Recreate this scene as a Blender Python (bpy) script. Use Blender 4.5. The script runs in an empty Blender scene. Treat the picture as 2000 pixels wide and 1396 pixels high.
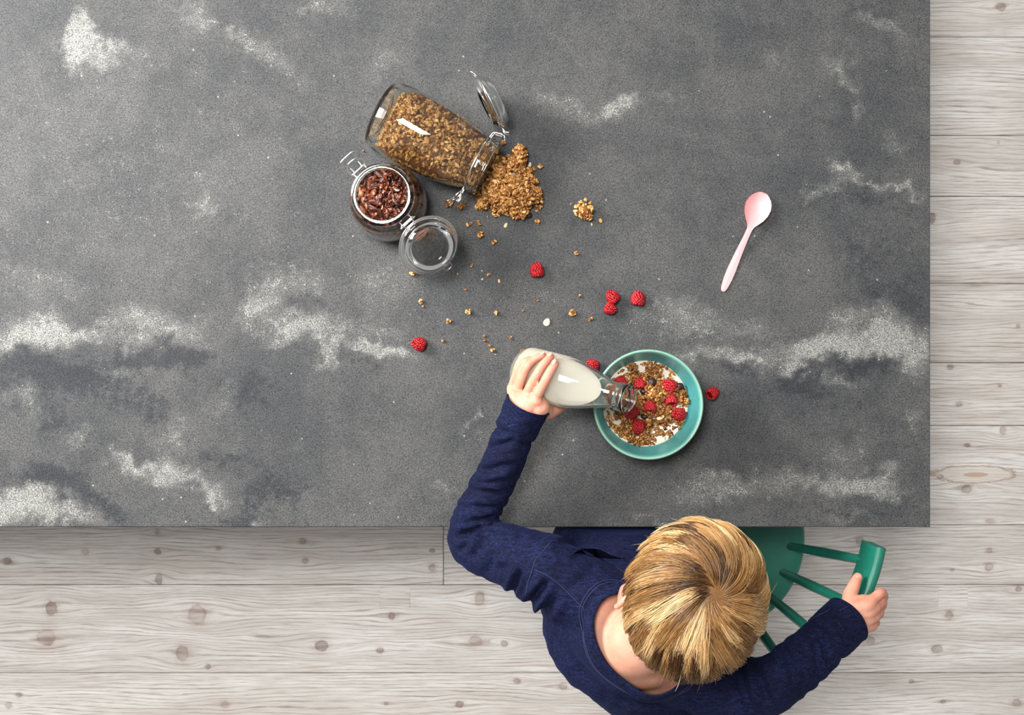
import bpy, bmesh, math, random
import numpy as np
from mathutils import Vector, Matrix, Euler, noise as mnoise
from mathutils.bvhtree import BVHTree

rng = np.random.default_rng(7)
random.seed(7)
sc = bpy.context.scene
COL = sc.collection
CZ, TZ = 2.45, 0.75                      # camera height, table-top height
FPX = 1.7 / 0.00074                      # focal length in pixels of the 2000 px frame
S0 = CZ / FPX                            # metres per pixel on the floor
ST = (CZ - TZ) / FPX                     # metres per pixel on the table top


def P(px, py, z):
    s = (CZ - z) / FPX
    return Vector(((px - 1000) * s, (698 - py) * s, z))


# ---------------------------------------------------------------- camera, light, exposure
cam = bpy.data.cameras.new('camera')
cam.sensor_width = 36
cam.lens = 36 * FPX / 2000
cam_o = bpy.data.objects.new('camera', cam)
cam_o.location = (0, 0, CZ)
COL.objects.link(cam_o)
sc.camera = cam_o

world = bpy.data.worlds.new('world')
sc.world = world
world.use_nodes = True
world.node_tree.nodes['Background'].inputs[0].default_value = (1.0, 0.985, 0.96, 1)
world.node_tree.nodes['Background'].inputs[1].default_value = 0.37


def area(name, loc, target, sx, sy, power, col):
    l = bpy.data.lights.new(name, 'AREA')
    l.shape = 'RECTANGLE'; l.size = sx; l.size_y = sy; l.energy = power; l.color = col
    o = bpy.data.objects.new(name, l)
    o.location = loc
    o.rotation_euler = (Vector(target) - Vector(loc)).to_track_quat('-Z', 'Y').to_euler()
    COL.objects.link(o)
    return o


area('window_light', (-1.75, 0.95, 1.95), (-0.2, 0.05, 0.75), 0.9, 0.9, 128, (1.0, 0.985, 0.96))
area('skylight', (-0.52, 0.52, 3.75), (0.0, 0.0, 0.4), 0.7, 0.7, 112, (1.0, 0.985, 0.965))

sc.view_settings.view_transform = 'Standard'
sc.view_settings.look = 'None'
sc.view_settings.exposure = 0.0
sc.view_settings.gamma = 1.0
sc.view_settings.use_curve_mapping = False


# ---------------------------------------------------------------- node helpers
class K:
    """A socket that can be used in arithmetic."""
    def __init__(s, g, sock): s.g, s.s = g, sock
    def __add__(a, b): return a.g.m('ADD', a, b)
    def __radd__(a, b): return a.g.m('ADD', b, a)
    def __sub__(a, b): return a.g.m('SUBTRACT', a, b)
    def __rsub__(a, b): return a.g.m('SUBTRACT', b, a)
    def __mul__(a, b): return a.g.m('MULTIPLY', a, b)
    def __rmul__(a, b): return a.g.m('MULTIPLY', b, a)
    def __truediv__(a, b): return a.g.m('DIVIDE', a, b)


class G:
    def __init__(s, name, **kw):
        s.mat = bpy.data.materials.new(name)
        s.mat.use_nodes = True
        s.nt = s.mat.node_tree
        s.b = s.nt.nodes['Principled BSDF']
        for k, v in kw.items():
            s.set(k, v)

    def set(s, k, v):
        k = {'col': 'Base Color', 'rough': 'Roughness', 'spec': 'Specular IOR Level', 'metal': 'Metallic', 'trans': 'Transmission Weight',
             'ior': 'IOR', 'sss': 'Subsurface Weight', 'sssr': 'Subsurface Radius', 'ssss': 'Subsurface Scale', 'sheen': 'Sheen Weight',
             'coat': 'Coat Weight', 'coatr': 'Coat Roughness', 'normal': 'Normal', 'aniso': 'Anisotropic', 'sheenr': 'Sheen Roughness',
             'sheent': 'Sheen Tint'}.get(k, k)
        s.link(v, s.b.inputs[k])

    def link(s, v, inp):
        if isinstance(v, K):
            s.nt.links.new(v.s, inp)
        elif isinstance(v, (tuple, list)):
            inp.default_value = tuple(v) + (1,) if len(v) == 3 and inp.type == 'RGBA' else v
        else:
            inp.default_value = v

    def n(s, t): return s.nt.nodes.new(t)

    def m(s, op, a, b=0.0, c=None, clamp=False):
        n = s.n('ShaderNodeMath'); n.operation = op; n.use_clamp = clamp
        s.link(a, n.inputs[0]); s.link(b, n.inputs[1])
        if c is not None: s.link(c, n.inputs[2])
        return K(s, n.outputs[0])

    def pos(s):
        return K(s, s.n('ShaderNodeNewGeometry').outputs['Position'])

    def obj(s):
        return K(s, s.n('ShaderNodeTexCoord').outputs['Object'])

    def rnd(s):
        return K(s, s.n('ShaderNodeObjectInfo').outputs['Random'])

    def attr(s, name):
        n = s.n('ShaderNodeAttribute'); n.attribute_name = name
        return K(s, n.outputs['Fac'])

    def sep(s, v):
        n = s.n('ShaderNodeSeparateXYZ'); s.link(v, n.inputs[0])
        return [K(s, o) for o in n.outputs]

    def vec(s, x=0.0, y=0.0, z=0.0):
        n = s.n('ShaderNodeCombineXYZ')
        for i, v in enumerate((x, y, z)): s.link(v, n.inputs[i])
        return K(s, n.outputs[0])

    def vm(s, op, a, b=None, out=0):
        n = s.n('ShaderNodeVectorMath'); n.operation = op
        s.link(a, n.inputs[0])
        if b is not None:
            if op == 'SCALE': s.link(b, n.inputs['Scale'])
            else: s.link(b, n.inputs[1])
        return K(s, n.outputs[out])

    def noise(s, v, scale=5.0, detail=2.0, rough=0.5, dist=0.0, dim='3D', color=False):
        n = s.n('ShaderNodeTexNoise'); n.noise_dimensions = dim
        s.link(v, n.inputs['Vector'])
        n.inputs['Scale'].default_value = scale; n.inputs['Detail'].default_value = detail
        n.inputs['Roughness'].default_value = rough; n.inputs['Distortion'].default_value = dist
        return K(s, n.outputs[1 if color else 0])

    def white(s, v):
        n = s.n('ShaderNodeTexWhiteNoise'); n.noise_dimensions = '3D'
        s.link(v, n.inputs['Vector'])
        return K(s, n.outputs[0])

    def vor(s, v, scale, rnd=1.0):
        n = s.n('ShaderNodeTexVoronoi'); s.link(v, n.inputs['Vector'])
        n.inputs['Scale'].default_value = scale; n.inputs['Randomness'].default_value = rnd
        return K(s, n.outputs['Distance'])

    def mr(s, v, a, b, c=0.0, d=1.0, smooth=True):
        n = s.n('ShaderNodeMapRange'); n.interpolation_type = 'SMOOTHSTEP' if smooth else 'LINEAR'
        s.link(v, n.inputs[0])
        for i, x in enumerate((a, b, c, d)): s.link(x, n.inputs[i + 1])
        return K(s, n.outputs[0])

    def mix(s, f, a, b, mode='MIX'):
        n = s.n('ShaderNodeMix'); n.data_type = 'RGBA'; n.blend_type = mode
        s.link(f, n.inputs[0]); s.link(a, n.inputs[6]); s.link(b, n.inputs[7])
        return K(s, n.outputs[2])

    def ramp(s, f, stops):
        n = s.n('ShaderNodeValToRGB'); e = n.color_ramp.elements
        while len(e) < len(stops): e.new(0.5)
        for x, (p, c) in zip(e, stops): x.position = p; x.color = tuple(c) + (1,)
        s.link(f, n.inputs[0])
        return K(s, n.outputs[0])

    def blob(s, v, cx, cy, rx, ry, ang=0.0, k=1.0):
        """A soft elliptical falloff, 1*k in the middle, 0 at the ellipse."""
        n = s.n('ShaderNodeMapping'); n.vector_type = 'TEXTURE'
        s.link(v, n.inputs[0])
        n.inputs['Location'].default_value = (cx, cy, 0); n.inputs['Rotation'].default_value = (0, 0, math.radians(ang))
        n.inputs['Scale'].default_value = (rx, ry, 1e6)
        d = s.vm('LENGTH', K(s, n.outputs[0]), out=1)
        return s.mr(d, 0.0, 1.0, k, 0.0)

    def bump(s, h, strength=0.3, dist=0.001, normal=None):
        n = s.n('ShaderNodeBump'); s.link(h, n.inputs['Height'])
        n.inputs['Strength'].default_value = strength; n.inputs['Distance'].default_value = dist
        if normal: s.link(normal, n.inputs['Normal'])
        return K(s, n.outputs[0])


def srgb(r, g, b):
    return tuple(((c / 255 / 12.92) if c / 255 <= 0.04045 else ((c / 255 + 0.055) / 1.055) ** 2.4) for c in (r, g, b))


# ---------------------------------------------------------------- materials
# stains in the stone slab, plus brighter left-hand light painted pale: x, y, half-width, half-height (0.74 mm units), turn, strength
PALE = [(250, 330, 620, 460, 0, .2), (135, 45, 40, 60, 0, .8), (165, 90, 55, 62, 10, 1.1), (225, 105, 65, 50, 20, .6), (370, 25, 40, 35, 0, .45), (440, 55, 45, 25, 20, .35),  # first entry paints the stronger light on the left into the stone colour
         (520, 100, 130, 45, 30, .4), (620, 15, 90, 40, 0, .35), (90, 640, 150, 52, 4, .85), (290, 640, 170, 55, 0, .55), (30, 670, 80, 40, 0, .6),
         (500, 600, 90, 60, -20, .65), (580, 640, 120, 48, -15, .75), (560, 540, 120, 60, 0, .4), (720, 640, 150, 40, 0, .4), (640, 700, 26, 75, 0, .7),
         (710, 675, 110, 22, 5, .8), (780, 690, 70, 18, 15, .6), (760, 560, 120, 90, 0, .35), (40, 985, 130, 55, 10, 1.0), (140, 1010, 100, 40, 10, .5),
         (270, 915, 110, 28, 25, .7), (350, 930, 80, 40, 20, .6), (420, 965, 60, 40, 0, .7), (500, 1020, 60, 20, 0, .5), (390, 410, 30, 25, 0, .4),
         (230, 720, 60, 30, 0, .4), (60, 790, 60, 60, 0, .45), (150, 845, 100, 40, 0, .45), (330, 855, 60, 60, 0, .45), (440, 770, 60, 50, 0, .35),
         (1210, 195, 70, 30, 5, .75), (1150, 215, 150, 40, 0, .35), (1310, 190, 80, 26, 0, .35), (1080, 200, 80, 30, 0, .3), (740, 120, 70, 60, 0, .35),
         (1505, 130, 24, 40, -10, .4), (1655, 135, 30, 60, -30, .5), (1660, 215, 26, 60, 0, .45), (1735, 290, 40, 30, 45, .35), (1715, 50, 90, 25, 30, .45),
         (1625, 340, 70, 40, 20, .5), (1690, 350, 90, 20, 15, .5), (1760, 365, 70, 16, 20, .5), (1610, 375, 40, 22, -20, .4),
         (1590, 695, 140, 34, -14, .9), (1680, 665, 130, 48, -6, .8), (1750, 650, 80, 90, 0, .75), (1660, 610, 120, 55, -10, .5), (1390, 695, 130, 26, 0, .65),
         (1480, 690, 110, 30, -8, .5), (1350, 620, 130, 70, 20, .5), (1480, 640, 80, 40, 0, .4), (1790, 700, 50, 60, 0, .6), (1650, 735, 80, 18, -5, .5),
         (1690, 935, 150, 45, 4, .8), (1560, 955, 160, 34, 0, .55), (1420, 935, 160, 34, -4, .6), (1350, 965, 160, 26, 0, .4), (1640, 880, 90, 40, 0, .35),
         (1790, 830, 40, 50, 0, .4), (1640, 1000, 120, 20, 0, .35), (1300, 1022, 120, 10, 0, .5), (1030, 570, 90, 60, 0, .25), (890, 960, 60, 16, 15, .35),
         (925, 820, 14, 40, 0, .4), (1000, 870, 40, 18, -40, .5), (1250, 640, 100, 60, 0, .25), (1420, 20, 120, 40, 0, .2), (90, 560, 160, 60, 0, .25)]
DEEP = [(130, 740, 220, 62, 2, .9), (260, 690, 110, 40, -8, .8), (340, 700, 50, 60, 0, .7), (60, 700, 80, 30, 0, .6), (90, 810, 130, 60, 0, .6),
        (290, 790, 110, 55, 0, .6), (420, 750, 90, 60, 0, .5), (500, 770, 80, 50, 0, .6), (390, 690, 90, 26, 10, .5), (440, 895, 150, 50, 10, .6),
        (90, 935, 150, 55, 8, .9), (200, 985, 120, 45, 15, .6), (550, 960, 110, 55, -25, .7), (480, 1010, 80, 26, 0, .6), (535, 640, 28, 34, 0, .9),
        (600, 580, 45, 50, 0, .5), (490, 580, 30, 30, 0, .4), (240, 655, 22, 36, 0, .7), (280, 655, 20, 24, 0, .5), (110, 660, 25, 24, 0, .6),
        (690, 710, 60, 40, 0, .4), (1560, 745, 120, 40, -4, .75), (1710, 715, 150, 34, 0, .8), (1420, 720, 90, 30, 0, .5), (1600, 790, 230, 60, 0, .35),
        (1740, 560, 140, 90, 0, .4), (1660, 620, 60, 40, 0, .5), (1780, 620, 40, 60, 0, .6), (1700, 400, 160, 60, 10, .45), (1690, 480, 130, 60, 0, .35),
        (1760, 960, 50, 30, 0, .5), (1540, 905, 70, 34, 0, .4), (1650, 985, 180, 24, 0, .4), (1580, 1000, 80, 20, 0, .4), (1690, 10, 70, 20, 0, .4), (10, 630, 30, 40, 0, .6)]


def mat_stone():
    g = G('dark_stone')
    x, y, z = g.sep(g.pos())
    # coordinates on the slab in units of 0.74 mm, y downwards
    q = g.vec(x / ST + 1000.0, 698.0 - y / ST, (z - TZ) / ST)
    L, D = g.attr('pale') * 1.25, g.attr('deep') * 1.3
    f1 = g.noise(q, 0.03, 8, 0.72)
    f2 = g.noise(q, 0.09, 6, 0.75)
    f3 = g.noise(g.vm('ADD', q, (900, 300, 0)), 0.02, 8, 0.7)
    # drifts of pale efflorescence with the painted left-hand light, broken up by noise
    grain = g.noise(q, 0.42, 2, 0.75)
    f4 = g.noise(q, 0.26, 4, 0.9)
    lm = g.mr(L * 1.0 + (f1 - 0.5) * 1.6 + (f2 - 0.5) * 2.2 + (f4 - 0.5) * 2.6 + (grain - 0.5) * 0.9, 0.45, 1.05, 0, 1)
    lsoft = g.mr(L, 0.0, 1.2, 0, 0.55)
    dm = g.mr(D * 1.0 + (f3 - 0.5) * 1.7 + (f2 - 0.5) * 2.2 + (f4 - 0.5) * 2.4 + (grain - 0.5) * 0.9, 0.3, 0.9, 0, 1)
    grain2 = g.white(g.vm('FLOOR', g.vm('SCALE', q, 0.7)))
    cloud = g.noise(q, 0.0045, 4, 0.6)
    mott = g.noise(q, 0.022, 5, 0.65)
    base = g.mix(g.mr(cloud + (mott - 0.5) * 0.5, 0.3, 0.7), srgb(58, 59, 61), srgb(75, 75, 75))
    base = g.mix(dm * 0.8, base, srgb(38, 40, 45))
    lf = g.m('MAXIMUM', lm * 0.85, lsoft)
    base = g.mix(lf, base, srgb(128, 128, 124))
    gr = g.mr(grain, 0.3, 0.7, -0.5, 0.5, smooth=False) * 1.0 + (grain2 - 0.5) * 0.8
    gain = g.m('MAXIMUM', 1.0 + gr * (1.05 + lm * 0.25), 0.12)
    col = g.vm('SCALE', base, gain)
    pit = g.mr(g.vor(q, 0.05), 0.05, 0.09)
    white = g.mr(g.vor(g.vm('ADD', q, (37, 91, 5)), 0.022), 0.03, 0.05, 0.75, 0.0)
    col = g.mix(white, col, srgb(150, 148, 142))
    col = g.mix((1.0 - pit) * 0.5, col, srgb(40, 40, 42))
    g.set('col', col)
    g.set('rough', 0.62); g.set('spec', 0.18)
    g.set('normal', g.bump(grain + pit * 0.6, 0.25, 0.0006))
    return g.mat


KNOTS = [(100, 1188, 11, 14), (385, 1200, 18, 18), (90, 1245, 18, 16), (356, 1276, 12, 15), (406, 1302, 5, 5), (310, 1131, 7, 11), (308, 1077, 7, 6), (166, 1078, 7, 5),
         (426, 1071, 5, 4), (307, 1039, 5, 5), (591, 1057, 7, 6), (596, 1095, 6, 6), (14, 1095, 8, 7), (844, 1075, 5, 4), (844, 1108, 7, 7), (937, 1169, 9, 14),
         (929, 1252, 13, 10), (628, 1261, 13, 11), (765, 1203, 7, 7), (439, 1376, 8, 7), (898, 1375, 8, 7), (17, 1377, 6, 6), (37, 1357, 6, 5), (754, 1374, 4, 3),
         (742, 1270, 7, 6), (985, 1257, 7, 6), (1955, 13, 10, 8), (1869, 317, 7, 5), (1950, 278, 3, 3), (1820, 426, 8, 10), (1989, 636, 4, 4), (1856, 717, 6, 5),
         (1953, 753, 4, 3), (1873, 789, 6, 5), (1959, 840, 6, 9), (1889, 869, 6, 4), (1837, 930, 6, 4), (1888, 955, 10, 8), (1934, 1018, 9, 4), (1932, 1075, 6, 5),
         (1932, 1107, 8, 8), (1860, 1113, 4, 3), (1854, 1201, 8, 8), (1830, 1268, 11, 8), (1842, 1370, 5, 4), (1986, 1372, 8, 8), (1530, 1375, 10, 8), (1680, 1057, 8, 8),
         (1700, 1250, 9, 8), (1100, 1340, 8, 7), (1990, 1150, 6, 5), (1780, 1330, 5, 4), (1010, 1330, 6, 5)]


def mat_plank(row0, row1):
    g = G('whitewashed_pine')
    x, y, z = g.sep(g.pos())
    r = g.rnd()
    qx, qy = x / S0 + 1000.0, 698.0 - y / S0
    q = g.vec(qx, qy, 0.0)
    kn = 0.62 + g.noise(q, 0.11, 3, 0.65) * 0.85
    warp, core, halo, orim = None, None, None, None
    for (cx, cy, rx, ry) in [k for k in KNOTS if row0 <= k[1] < row1] or [(-9000, -9000, 1, 1)]:
        n = g.n('ShaderNodeMapping'); n.vector_type = 'TEXTURE'
        g.link(q, n.inputs[0])
        n.inputs['Location'].default_value = (cx, cy, 0); n.inputs['Scale'].default_value = (rx, ry, 1e6)
        v = K(g, n.outputs[0])
        d = g.vm('LENGTH', v, out=1) * kn
        vy = g.sep(v)[1]
        wk = g.mr(g.vm('LENGTH', g.vm('MULTIPLY', v, (0.42, 1.0, 0.0)), out=1), 0.4, 3.6, 1.0, 0.0) * vy * (ry * 0.75)
        dk = g.mr(d, 0.55, 1.15, 1.0, 0.0)
        hk = g.mr(d, 0.9, 2.2, 1.0, 0.0)
        ok = g.mr(d, 0.6, 0.9, 0.0, 1.0) * g.mr(d, 0.95, 1.2, 1.0, 0.0)
        orim = ok if orim is None else orim + ok
        warp = wk if warp is None else warp + wk
        core = dk if core is None else core + dk
        halo = hk if halo is None else halo + hk
    yy = qy - warp + r * 900.0
    xx = qx + r * 4000.0
    big = g.noise(g.vec(xx * 0.0022, yy * 0.011, r * 31.0), 1.0, 2, 0.5)
    med = g.noise(g.vec(xx * 0.010, yy * 0.07, r * 17.0), 1.0, 3, 0.6)
    ring = g.m('SINE', (yy * 0.13 + big * 6.5 + med * 0.9) * 6.2832)
    line = g.mr(ring, 0.35, 0.97, 0.0, 1.0)
    fine = g.noise(g.vec(xx * 0.016, yy * 0.42, 0.0), 1.0, 4, 0.7)
    tone = g.noise(g.vec(xx * 0.003, yy * 0.03, r * 5.0), 1.0, 3, 0.6)
    amt = g.mr(g.noise(g.vec(xx * 0.005, yy * 0.03, 9.0), 1.0, 4, 0.6), 0.3, 0.75, 0.18, 0.85)
    brk = g.mr(g.noise(g.vec(xx * 0.02, yy * 0.2, 3.0), 1.0, 3, 0.6), 0.35, 0.6, 0.35, 1.0)
    amt = amt * brk
    base = g.mix(g.mr(tone, 0.3, 0.7), srgb(212, 205, 199), srgb(238, 235, 231))
    base = g.mix(g.mr(r, 0.0, 1.0, 0.0, 0.2, smooth=False), base, srgb(212, 200, 190))
    base = g.mix(line * amt, base, srgb(144, 128, 118))
    base = g.mix(g.mr(fine, 0.44, 0.68, 0.0, 0.6), base, srgb(176, 166, 158))
    warm = g.mr(g.noise(g.vec(xx * 0.004, yy * 0.06, 40.0), 1.0, 2, 0.5), 0.60, 0.74, 0.0, 0.45)
    base = g.mix(warm * (0.3 + line * 0.5), base, srgb(194, 164, 144))
    if row0 == 831:                                         # a resin pocket in this board
        n = g.n('ShaderNodeMapping'); n.vector_type = 'TEXTURE'
        g.link(q, n.inputs[0])
        n.inputs['Location'].default_value = (1904, 926, 0); n.inputs['Scale'].default_value = (80, 17, 1e6)
        dd = g.vm('LENGTH', K(g, n.outputs[0]), out=1) * (0.62 + g.noise(q, 0.045, 4, 0.7) * 0.7)
        rim_ = g.mr(dd, 0.8, 0.96, 0.0, 1.0) * g.mr(dd, 0.98, 1.06, 1.0, 0.0)
        base = g.mix(g.mr(dd, 0.9, 1.0, 0.55, 0.0), base, srgb(226, 216, 206))
        base = g.mix(rim_ * (0.15 + fine * 0.8), base, srgb(156, 124, 104))
        base = g.mix(g.mr(g.blob(q, 1906, 927, 40, 8, 0, 1.0) * kn, 0.25, 0.5, 0.0, 0.6), base, srgb(186, 142, 112))
    hal = g.m('MINIMUM', halo, 1.0)
    base = g.mix(hal * (0.2 + line * 0.35), base, srgb(176, 150, 136))
    cor = g.m('MINIMUM', core, 1.0)
    kst = g.mr(g.noise(q, 0.02, 1, 0.5), 0.35, 0.65, 0.35, 1.0)
    base = g.mix(cor * kst * (0.15 + fine * 0.9), base, srgb(128, 110, 103))
    base = g.mix(g.m('MINIMUM', orim, 1.0) * kst * 0.5, base, srgb(108, 88, 82))
    g.set('col', base)
    g.set('rough', 0.6); g.set('spec', 0.2)
    g.set('normal', g.bump(1.0 - line * amt + fine * 0.25 - cor * 0.3, 0.35, 0.0012))
    return g.mat


def mat_plain(name, col, rough=0.5, **kw):
    g = G(name, col=col, rough=rough, **kw)
    n = g.noise(g.obj(), 40.0, 3, 0.6)
    g.set('col', g.mix(g.mr(n, 0.3, 0.7), tuple(c * 0.92 for c in col), tuple(min(1, c * 1.06) for c in col)))
    return g.mat


def mat_glass(name, tint, rough=0.0):
    return G(name, col=tint, rough=rough, trans=1.0, ior=1.47).mat


def mat_tint(name, stops, rough, bump_scale, spec=0.3, coat=0.0):
    g = G(name, rough=rough, spec=spec, coat=coat)
    t = g.attr('tint')
    n = g.noise(g.obj(), bump_scale, 3, 0.65)
    g.set('col', g.ramp(t + (n - 0.5) * 0.35, stops))
    g.set('normal', g.bump(n, 0.5, 0.0008))
    return g.mat


def mat_knit():
    g = G('indigo_knit', rough=0.85, spec=0.12, sheen=0.06, sheenr=0.4)
    v = g.obj()
    st = g.noise(g.vm('MULTIPLY', v, (330.0, 900.0, 900.0)), 1.0, 3, 0.6)
    st2 = g.noise(g.vm('MULTIPLY', v, (90.0, 330.0, 330.0)), 1.0, 2, 0.6)
    fl = g.noise(v, 18.0, 4, 0.6)
    k = g.mr(st * 0.6 + st2 * 0.4, 0.36, 0.66)
    col = g.mix(k, srgb(5, 5, 16), srgb(25, 33, 70))
    col = g.mix(g.mr(fl, 0.35, 0.7, 0, 0.5), col, srgb(9, 10, 28))
    nep = g.mr(g.vor(v, 190.0), 0.05, 0.1, 0.55, 0.0)
    col = g.mix(nep * g.mr(st2, 0.5, 0.6), col, srgb(90, 110, 165))
    g.set('col', col); g.set('sheent', srgb(80, 105, 190) + (1,))
    g.set('normal', g.bump(st, 0.55, 0.0009))
    return g.mat


def mat_hair():
    g = G('blond_hair', rough=0.34, spec=0.45, aniso=0.0)
    t = g.attr('tint')
    n = g.noise(g.obj(), 60.0, 2, 0.6)
    g.set('col', g.ramp(t + (n - 0.5) * 0.12, [(0.0, srgb(62, 38, 19)), (0.3, srgb(124, 87, 48)), (0.6, srgb(188, 143, 90)), (1.0, srgb(236, 206, 156))]))
    g.set('sss', 0.0)
    return g.mat


def mat_skin():
    g = G('fair_skin', rough=0.5, spec=0.3, sss=0.25, sssr=(1.0, 0.35, 0.2), ssss=0.006)
    n = g.noise(g.obj(), 45.0, 4, 0.6)
    f = g.noise(g.obj(), 700.0, 2, 0.6)
    base = g.mix(g.mr(n, 0.3, 0.7), srgb(200, 140, 116), srgb(210, 156, 134))
    base = g.mix(g.attr('pink') * 0.75, base, srgb(206, 116, 98))
    g.set('col', base)
    g.set('normal', g.bump(f, 0.12, 0.0005))
    return g.mat


M = {}
M['stone'] = mat_stone()
M['subfloor'] = mat_plain('dark_subfloor', srgb(70, 62, 56), 0.9)
M['leg'] = mat_plain('black_steel', srgb(40, 40, 42), 0.5)
M['glass'] = mat_glass('clear_glass', (0.93, 0.97, 0.94))
M['bottle'] = mat_glass('bottle_glass', (0.96, 0.985, 0.985))
M['steel'] = G('wire_steel', col=(0.72, 0.71, 0.69), rough=0.22, metal=1.0).mat
M['granola'] = mat_tint('toasted_oats', [(0.0, srgb(58, 30, 12)), (0.3, srgb(128, 78, 34)), (0.65, srgb(190, 132, 70)), (1.0, srgb(230, 184, 122))], 0.55, 350.0)
M['cocoa'] = mat_tint('cocoa_granola', [(0.0, srgb(30, 11, 7)), (0.45, srgb(80, 34, 20)), (0.8, srgb(134, 68, 42)), (1.0, srgb(190, 124, 86))], 0.32, 300.0, 0.5)
M['almond'] = mat_plain('almond_flesh', srgb(232, 212, 172), 0.5)
M['raisin'] = mat_plain('dark_raisin', srgb(40, 20, 22), 0.4)
M['seed'] = mat_plain('pale_seed', srgb(190, 180, 140), 0.5)
M['milk'] = G('milk', col=srgb(208, 199, 181), rough=0.25, spec=0.4, sss=0.3, sssr=(0.6, 0.5, 0.4), ssss=0.004).mat
M['bottle_milk'] = G('bottle_milk', col=srgb(243, 234, 216), rough=0.25, spec=0.3, sss=0.3, sssr=(0.6, 0.5, 0.4), ssss=0.004).mat
M['pink'] = G('pink_plastic', col=srgb(238, 162, 164), rough=0.38, spec=0.4, sss=0.1, ssss=0.003).mat
M['teal'] = mat_plain('teal_paint', srgb(22, 100, 83), 0.36)
M['knit'] = mat_knit()
M['slit'] = G('pocket_shade_paint', col=srgb(6, 6, 16), rough=1.0, spec=0.0).mat  # near-black colour stands for the shade inside the pocket slit
M['thread'] = mat_plain('blue_thread', srgb(24, 30, 66), 0.8)
M['hair'] = mat_hair()
M['skin'] = mat_skin()
M['nail'] = G('nail', col=srgb(212, 146, 128), rough=0.36, spec=0.5).mat
M['denim'] = mat_plain('dark_trousers', srgb(20, 22, 50), 0.85)
M['shoe'] = mat_plain('grey_shoe', srgb(90, 90, 94), 0.7)
M['eyewhite'] = G('eye_white', col=(0.85, 0.84, 0.82), rough=0.15).mat
M['iris'] = G('iris', col=srgb(70, 100, 130), rough=0.15).mat
M['brow'] = mat_plain('brow_hair', srgb(150, 110, 66), 0.6)


def mat_glaze():
    g = G('turquoise_glaze', rough=0.3, spec=0.45, coat=0.1)
    n = g.noise(g.obj(), 38.0, 4, 0.6)
    f = g.noise(g.obj(), 900.0, 2, 0.6)
    c = g.mix(g.mr(n, 0.3, 0.75), srgb(62, 132, 132), srgb(76, 145, 143))
    sp = g.mr(g.vor(g.obj(), 180.0), 0.03, 0.06, 0.5, 0.0)
    g.set('col', g.mix(sp, c, srgb(140, 170, 130)))
    g.set('normal', g.bump(f, 0.08, 0.0005))
    return g.mat


def mat_berry():
    g = G('raspberry_flesh', rough=0.36, spec=0.4, sss=0.2, sssr=(1.0, 0.2, 0.15), ssss=0.002)
    n = g.noise(g.obj(), 300.0, 2, 0.5)
    t = g.attr('tint')
    g.set('col', g.ramp(t + (n - 0.5) * 0.3, [(0.0, srgb(90, 6, 12)), (0.5, srgb(150, 12, 22)), (1.0, srgb(186, 34, 40))]))
    return g.mat


M['glaze'] = mat_glaze()
M['rimglaze'] = mat_plain('worn_rim_glaze', srgb(118, 160, 142), 0.35)
M['berry'] = mat_berry()


# ---------------------------------------------------------------- object helpers
WLOC = {}


def tag(o, label=None, cat=None, group=None, kind=None):
    for k, v in (('label', label), ('category', cat), ('group', group), ('kind', kind)):
        if v: o[k] = v
    return o


def root(name, loc, label=None, cat=None, group=None, kind=None):
    o = bpy.data.objects.new(name, None)
    o.empty_display_size = 0.05
    o.location = loc
    COL.objects.link(o)
    WLOC[o.name] = Vector(loc)
    return tag(o, label, cat, group, kind)


def mk(name, V, F, mat, parent=None, smooth=True, tint=None, angle=None, attrs=None, origin=None):
    """Link one mesh object; V are world coordinates."""
    V = np.asarray(V, dtype=np.float64).reshape(-1, 3)
    if parent is not None:
        loc = WLOC[parent.name]
        if origin is not None: loc = Vector(origin)
    elif origin is not None:
        loc = Vector(origin)
    else:
        mn, mx = V.min(0), V.max(0)
        loc = Vector(((mn[0] + mx[0]) / 2, (mn[1] + mx[1]) / 2, mn[2]))
    L = V - np.array(loc)
    me = bpy.data.meshes.new(name)
    if isinstance(F, np.ndarray):
        k = F.shape[1]
        me.vertices.add(len(L)); me.vertices.foreach_set('co', L.astype(np.float32).ravel())
        me.loops.add(F.size); me.loops.foreach_set('vertex_index', F.astype(np.int32).ravel())
        me.polygons.add(len(F))
        me.polygons.foreach_set('loop_start', np.arange(0, F.size, k, dtype=np.int32))
        me.update(calc_edges=True)
    else:
        me.from_pydata(L.tolist(), [], [tuple(int(i) for i in f) for f in F])
        me.update()
    me.validate()
    me.polygons.foreach_set('use_smooth', np.full(len(me.polygons), smooth, dtype=bool))
    if smooth and angle: me.set_sharp_from_angle(angle=math.radians(angle))
    A = dict(attrs or {})
    if tint is not None: A['tint'] = tint
    for an, av in A.items():
        a = me.attributes.new(an, 'FLOAT', 'POINT')
        a.data.foreach_set('value', np.asarray(av, dtype=np.float32))
    me.materials.append(mat)
    o = bpy.data.objects.new(name, me)
    COL.objects.link(o)
    WLOC[o.name] = loc.copy()
    if parent is not None:
        o.parent = parent
        o.location = loc - WLOC[parent.name]
    else:
        o.location = loc
    return o


def join(parts):
    """[(V, F)] -> one (V, F list)"""
    VV, FF, n = [], [], 0
    for V, F in parts:
        V = np.asarray(V, float).reshape(-1, 3)
        VV.append(V)
        FF += [tuple(int(i) + n for i in f) for f in F]
        n += len(V)
    return np.vstack(VV), FF


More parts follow.
